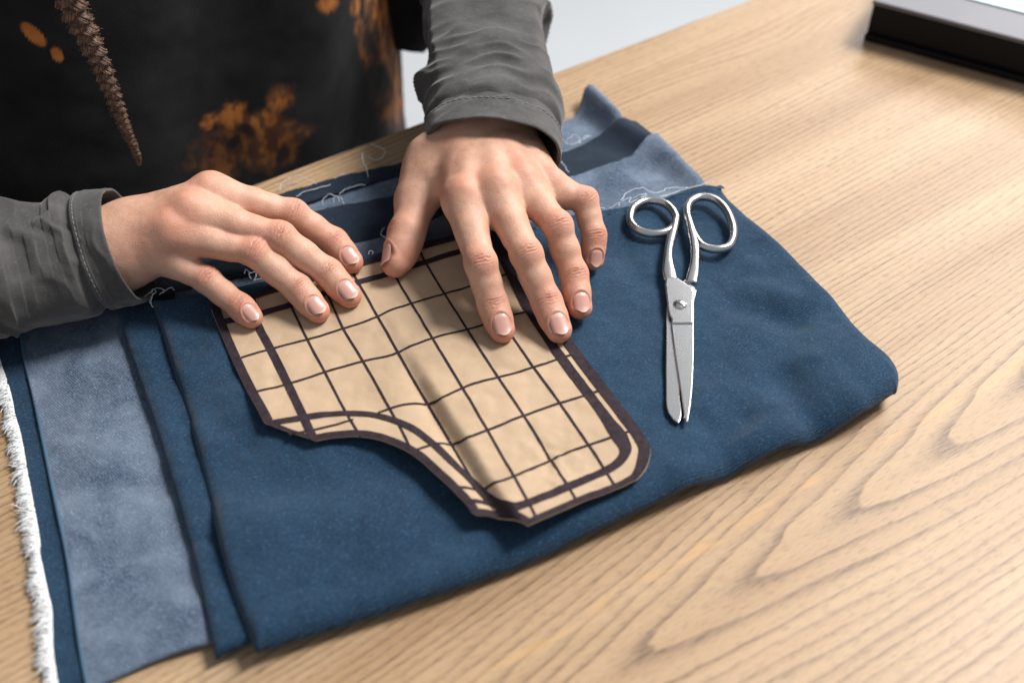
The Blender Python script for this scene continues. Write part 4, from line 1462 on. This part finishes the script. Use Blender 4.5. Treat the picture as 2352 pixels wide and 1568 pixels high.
# ------------------------------------------------------------------ braid
bp = [(118, -120, -8), (150, -20, 0), (188, 60, 4), (226, 135, 8), (254, 205, 10), (276, 265, 12), (296, 315, 13), (312, 345, 13), (320, 378, 13)]
low = np.array([DY(*q) for q in bp])
L0 = np.linalg.norm(np.diff(low, axis=0), axis=1).sum()
up_ = np.append(-EU*20, 0)
path = resample(np.concatenate([[low[0]+up_*2+[0, 0, 300], low[0]+up_*1.3+[0, 0, 180], low[0]+up_*.5+[0, 0, 70]], low]), 1000, 2)
NB = 1000; CB = 700
s = np.concatenate([[0], np.cumsum(np.linalg.norm(np.diff(path, axis=0), axis=1))])
L = s[-1]
u = 1-(L-s)/L0
width = np.interp(u, [-2, 0, .25, .5, .75, .9, .935, .965, 1], [9.5, 7.6, 6.7, 5.0, 3.3, 2.0, 1.4, 2.4, .5])
tv = np.gradient(path, axis=0); tv /= np.linalg.norm(tv, axis=1)[:, None]
view = unit(CAM/MM-path[CB])
sv = np.cross(tv, view); sv /= np.linalg.norm(sv, axis=1)[:, None]
fv = np.cross(sv, tv)
if (fv[CB] @ view) < 0: fv = -fv
pitch = np.cumsum(np.gradient(s)/(width*1.25))
braid = mesh('braid', *(lambda v_f: (v_f[0]*MM, v_f[1]))(tube(path-fv*width[:, None]*.25, width*.42, 14)), M_hair, person)
for k in range(3):
    phi = pitch*1.0*math.pi/1.5+k*2*math.pi/3
    env = sstep(1.0, .93, u)
    ctr = path+sv*(np.sin(phi)*width*.60*env)[:, None]+fv*(np.sin(2*phi)*width*.42*env)[:, None]
    hb = Batch()
    for q in range(95):
        rr = math.sqrt(rng.uniform(0, 1)); aa = rng.uniform(0, 2*math.pi)
        tw = aa+s*.05*rng.uniform(.7, 1.3)
        jit = fbm(np.stack([s/8+q*7.3, np.full_like(s, k*3.1), np.zeros_like(s)], -1), 640, 2)
        rad = width*.46*rr
        c_ = ctr+sv*(np.cos(tw)*rad)[:, None]+fv*(np.sin(tw)*rad*.9)[:, None]+sv*(jit*.75)[:, None]+fv*(np.roll(jit, 40)*.5)[:, None]
        hb.add(*tube(c_[::3]*MM, (.085+width[::3]*.010)*MM, 4))
    hb.obj('strand', M_hair, braid)
hb = Batch()
for q in range(55):
    i = int(rng.uniform(0, NB-60))
    side = rng.choice([-1, 1])
    p0 = path[i]+sv[i]*side*width[i]*.8
    ln = rng.uniform(3, 9)
    dr = unit(tv[i]*rng.uniform(.4, 1)+sv[i]*side*rng.uniform(.1, .9)+fv[i]*rng.uniform(-.2, .6))
    bend = -sv[i]*side*rng.uniform(.2, .9)+tv[i]*rng.uniform(.2, .9)
    p = np.array([p0+dr*ln*t0+bend*ln*t0*t0 for t0 in np.linspace(0, 1, 8)])
    hb.add(*tube(p*MM, .045*MM, 3))
for q in range(1000):
    i = int(rng.uniform(0, NB-20)); aa = rng.uniform(0, 2*math.pi)
    out = sv[i]*math.cos(aa)+fv[i]*abs(math.sin(aa))
    p0 = path[i]+out*width[i]*.85
    ln = rng.uniform(1.2, 3.6)
    dr = unit(tv[i]*rng.uniform(.5, 1)+out*rng.uniform(.15, .7)+sv[i]*rng.normal(0, .4))
    bend = -out*rng.uniform(0, .8)+sv[i]*rng.normal(0, .3)
    p = np.array([p0+dr*ln*t0+bend*ln*t0*t0 for t0 in np.linspace(0, 1, 5)])
    hb.add(*tube(p*MM, .05*MM, 3))
o = hb.obj('flyaway_hair', M_hair, braid); o['kind'] = 'stuff'
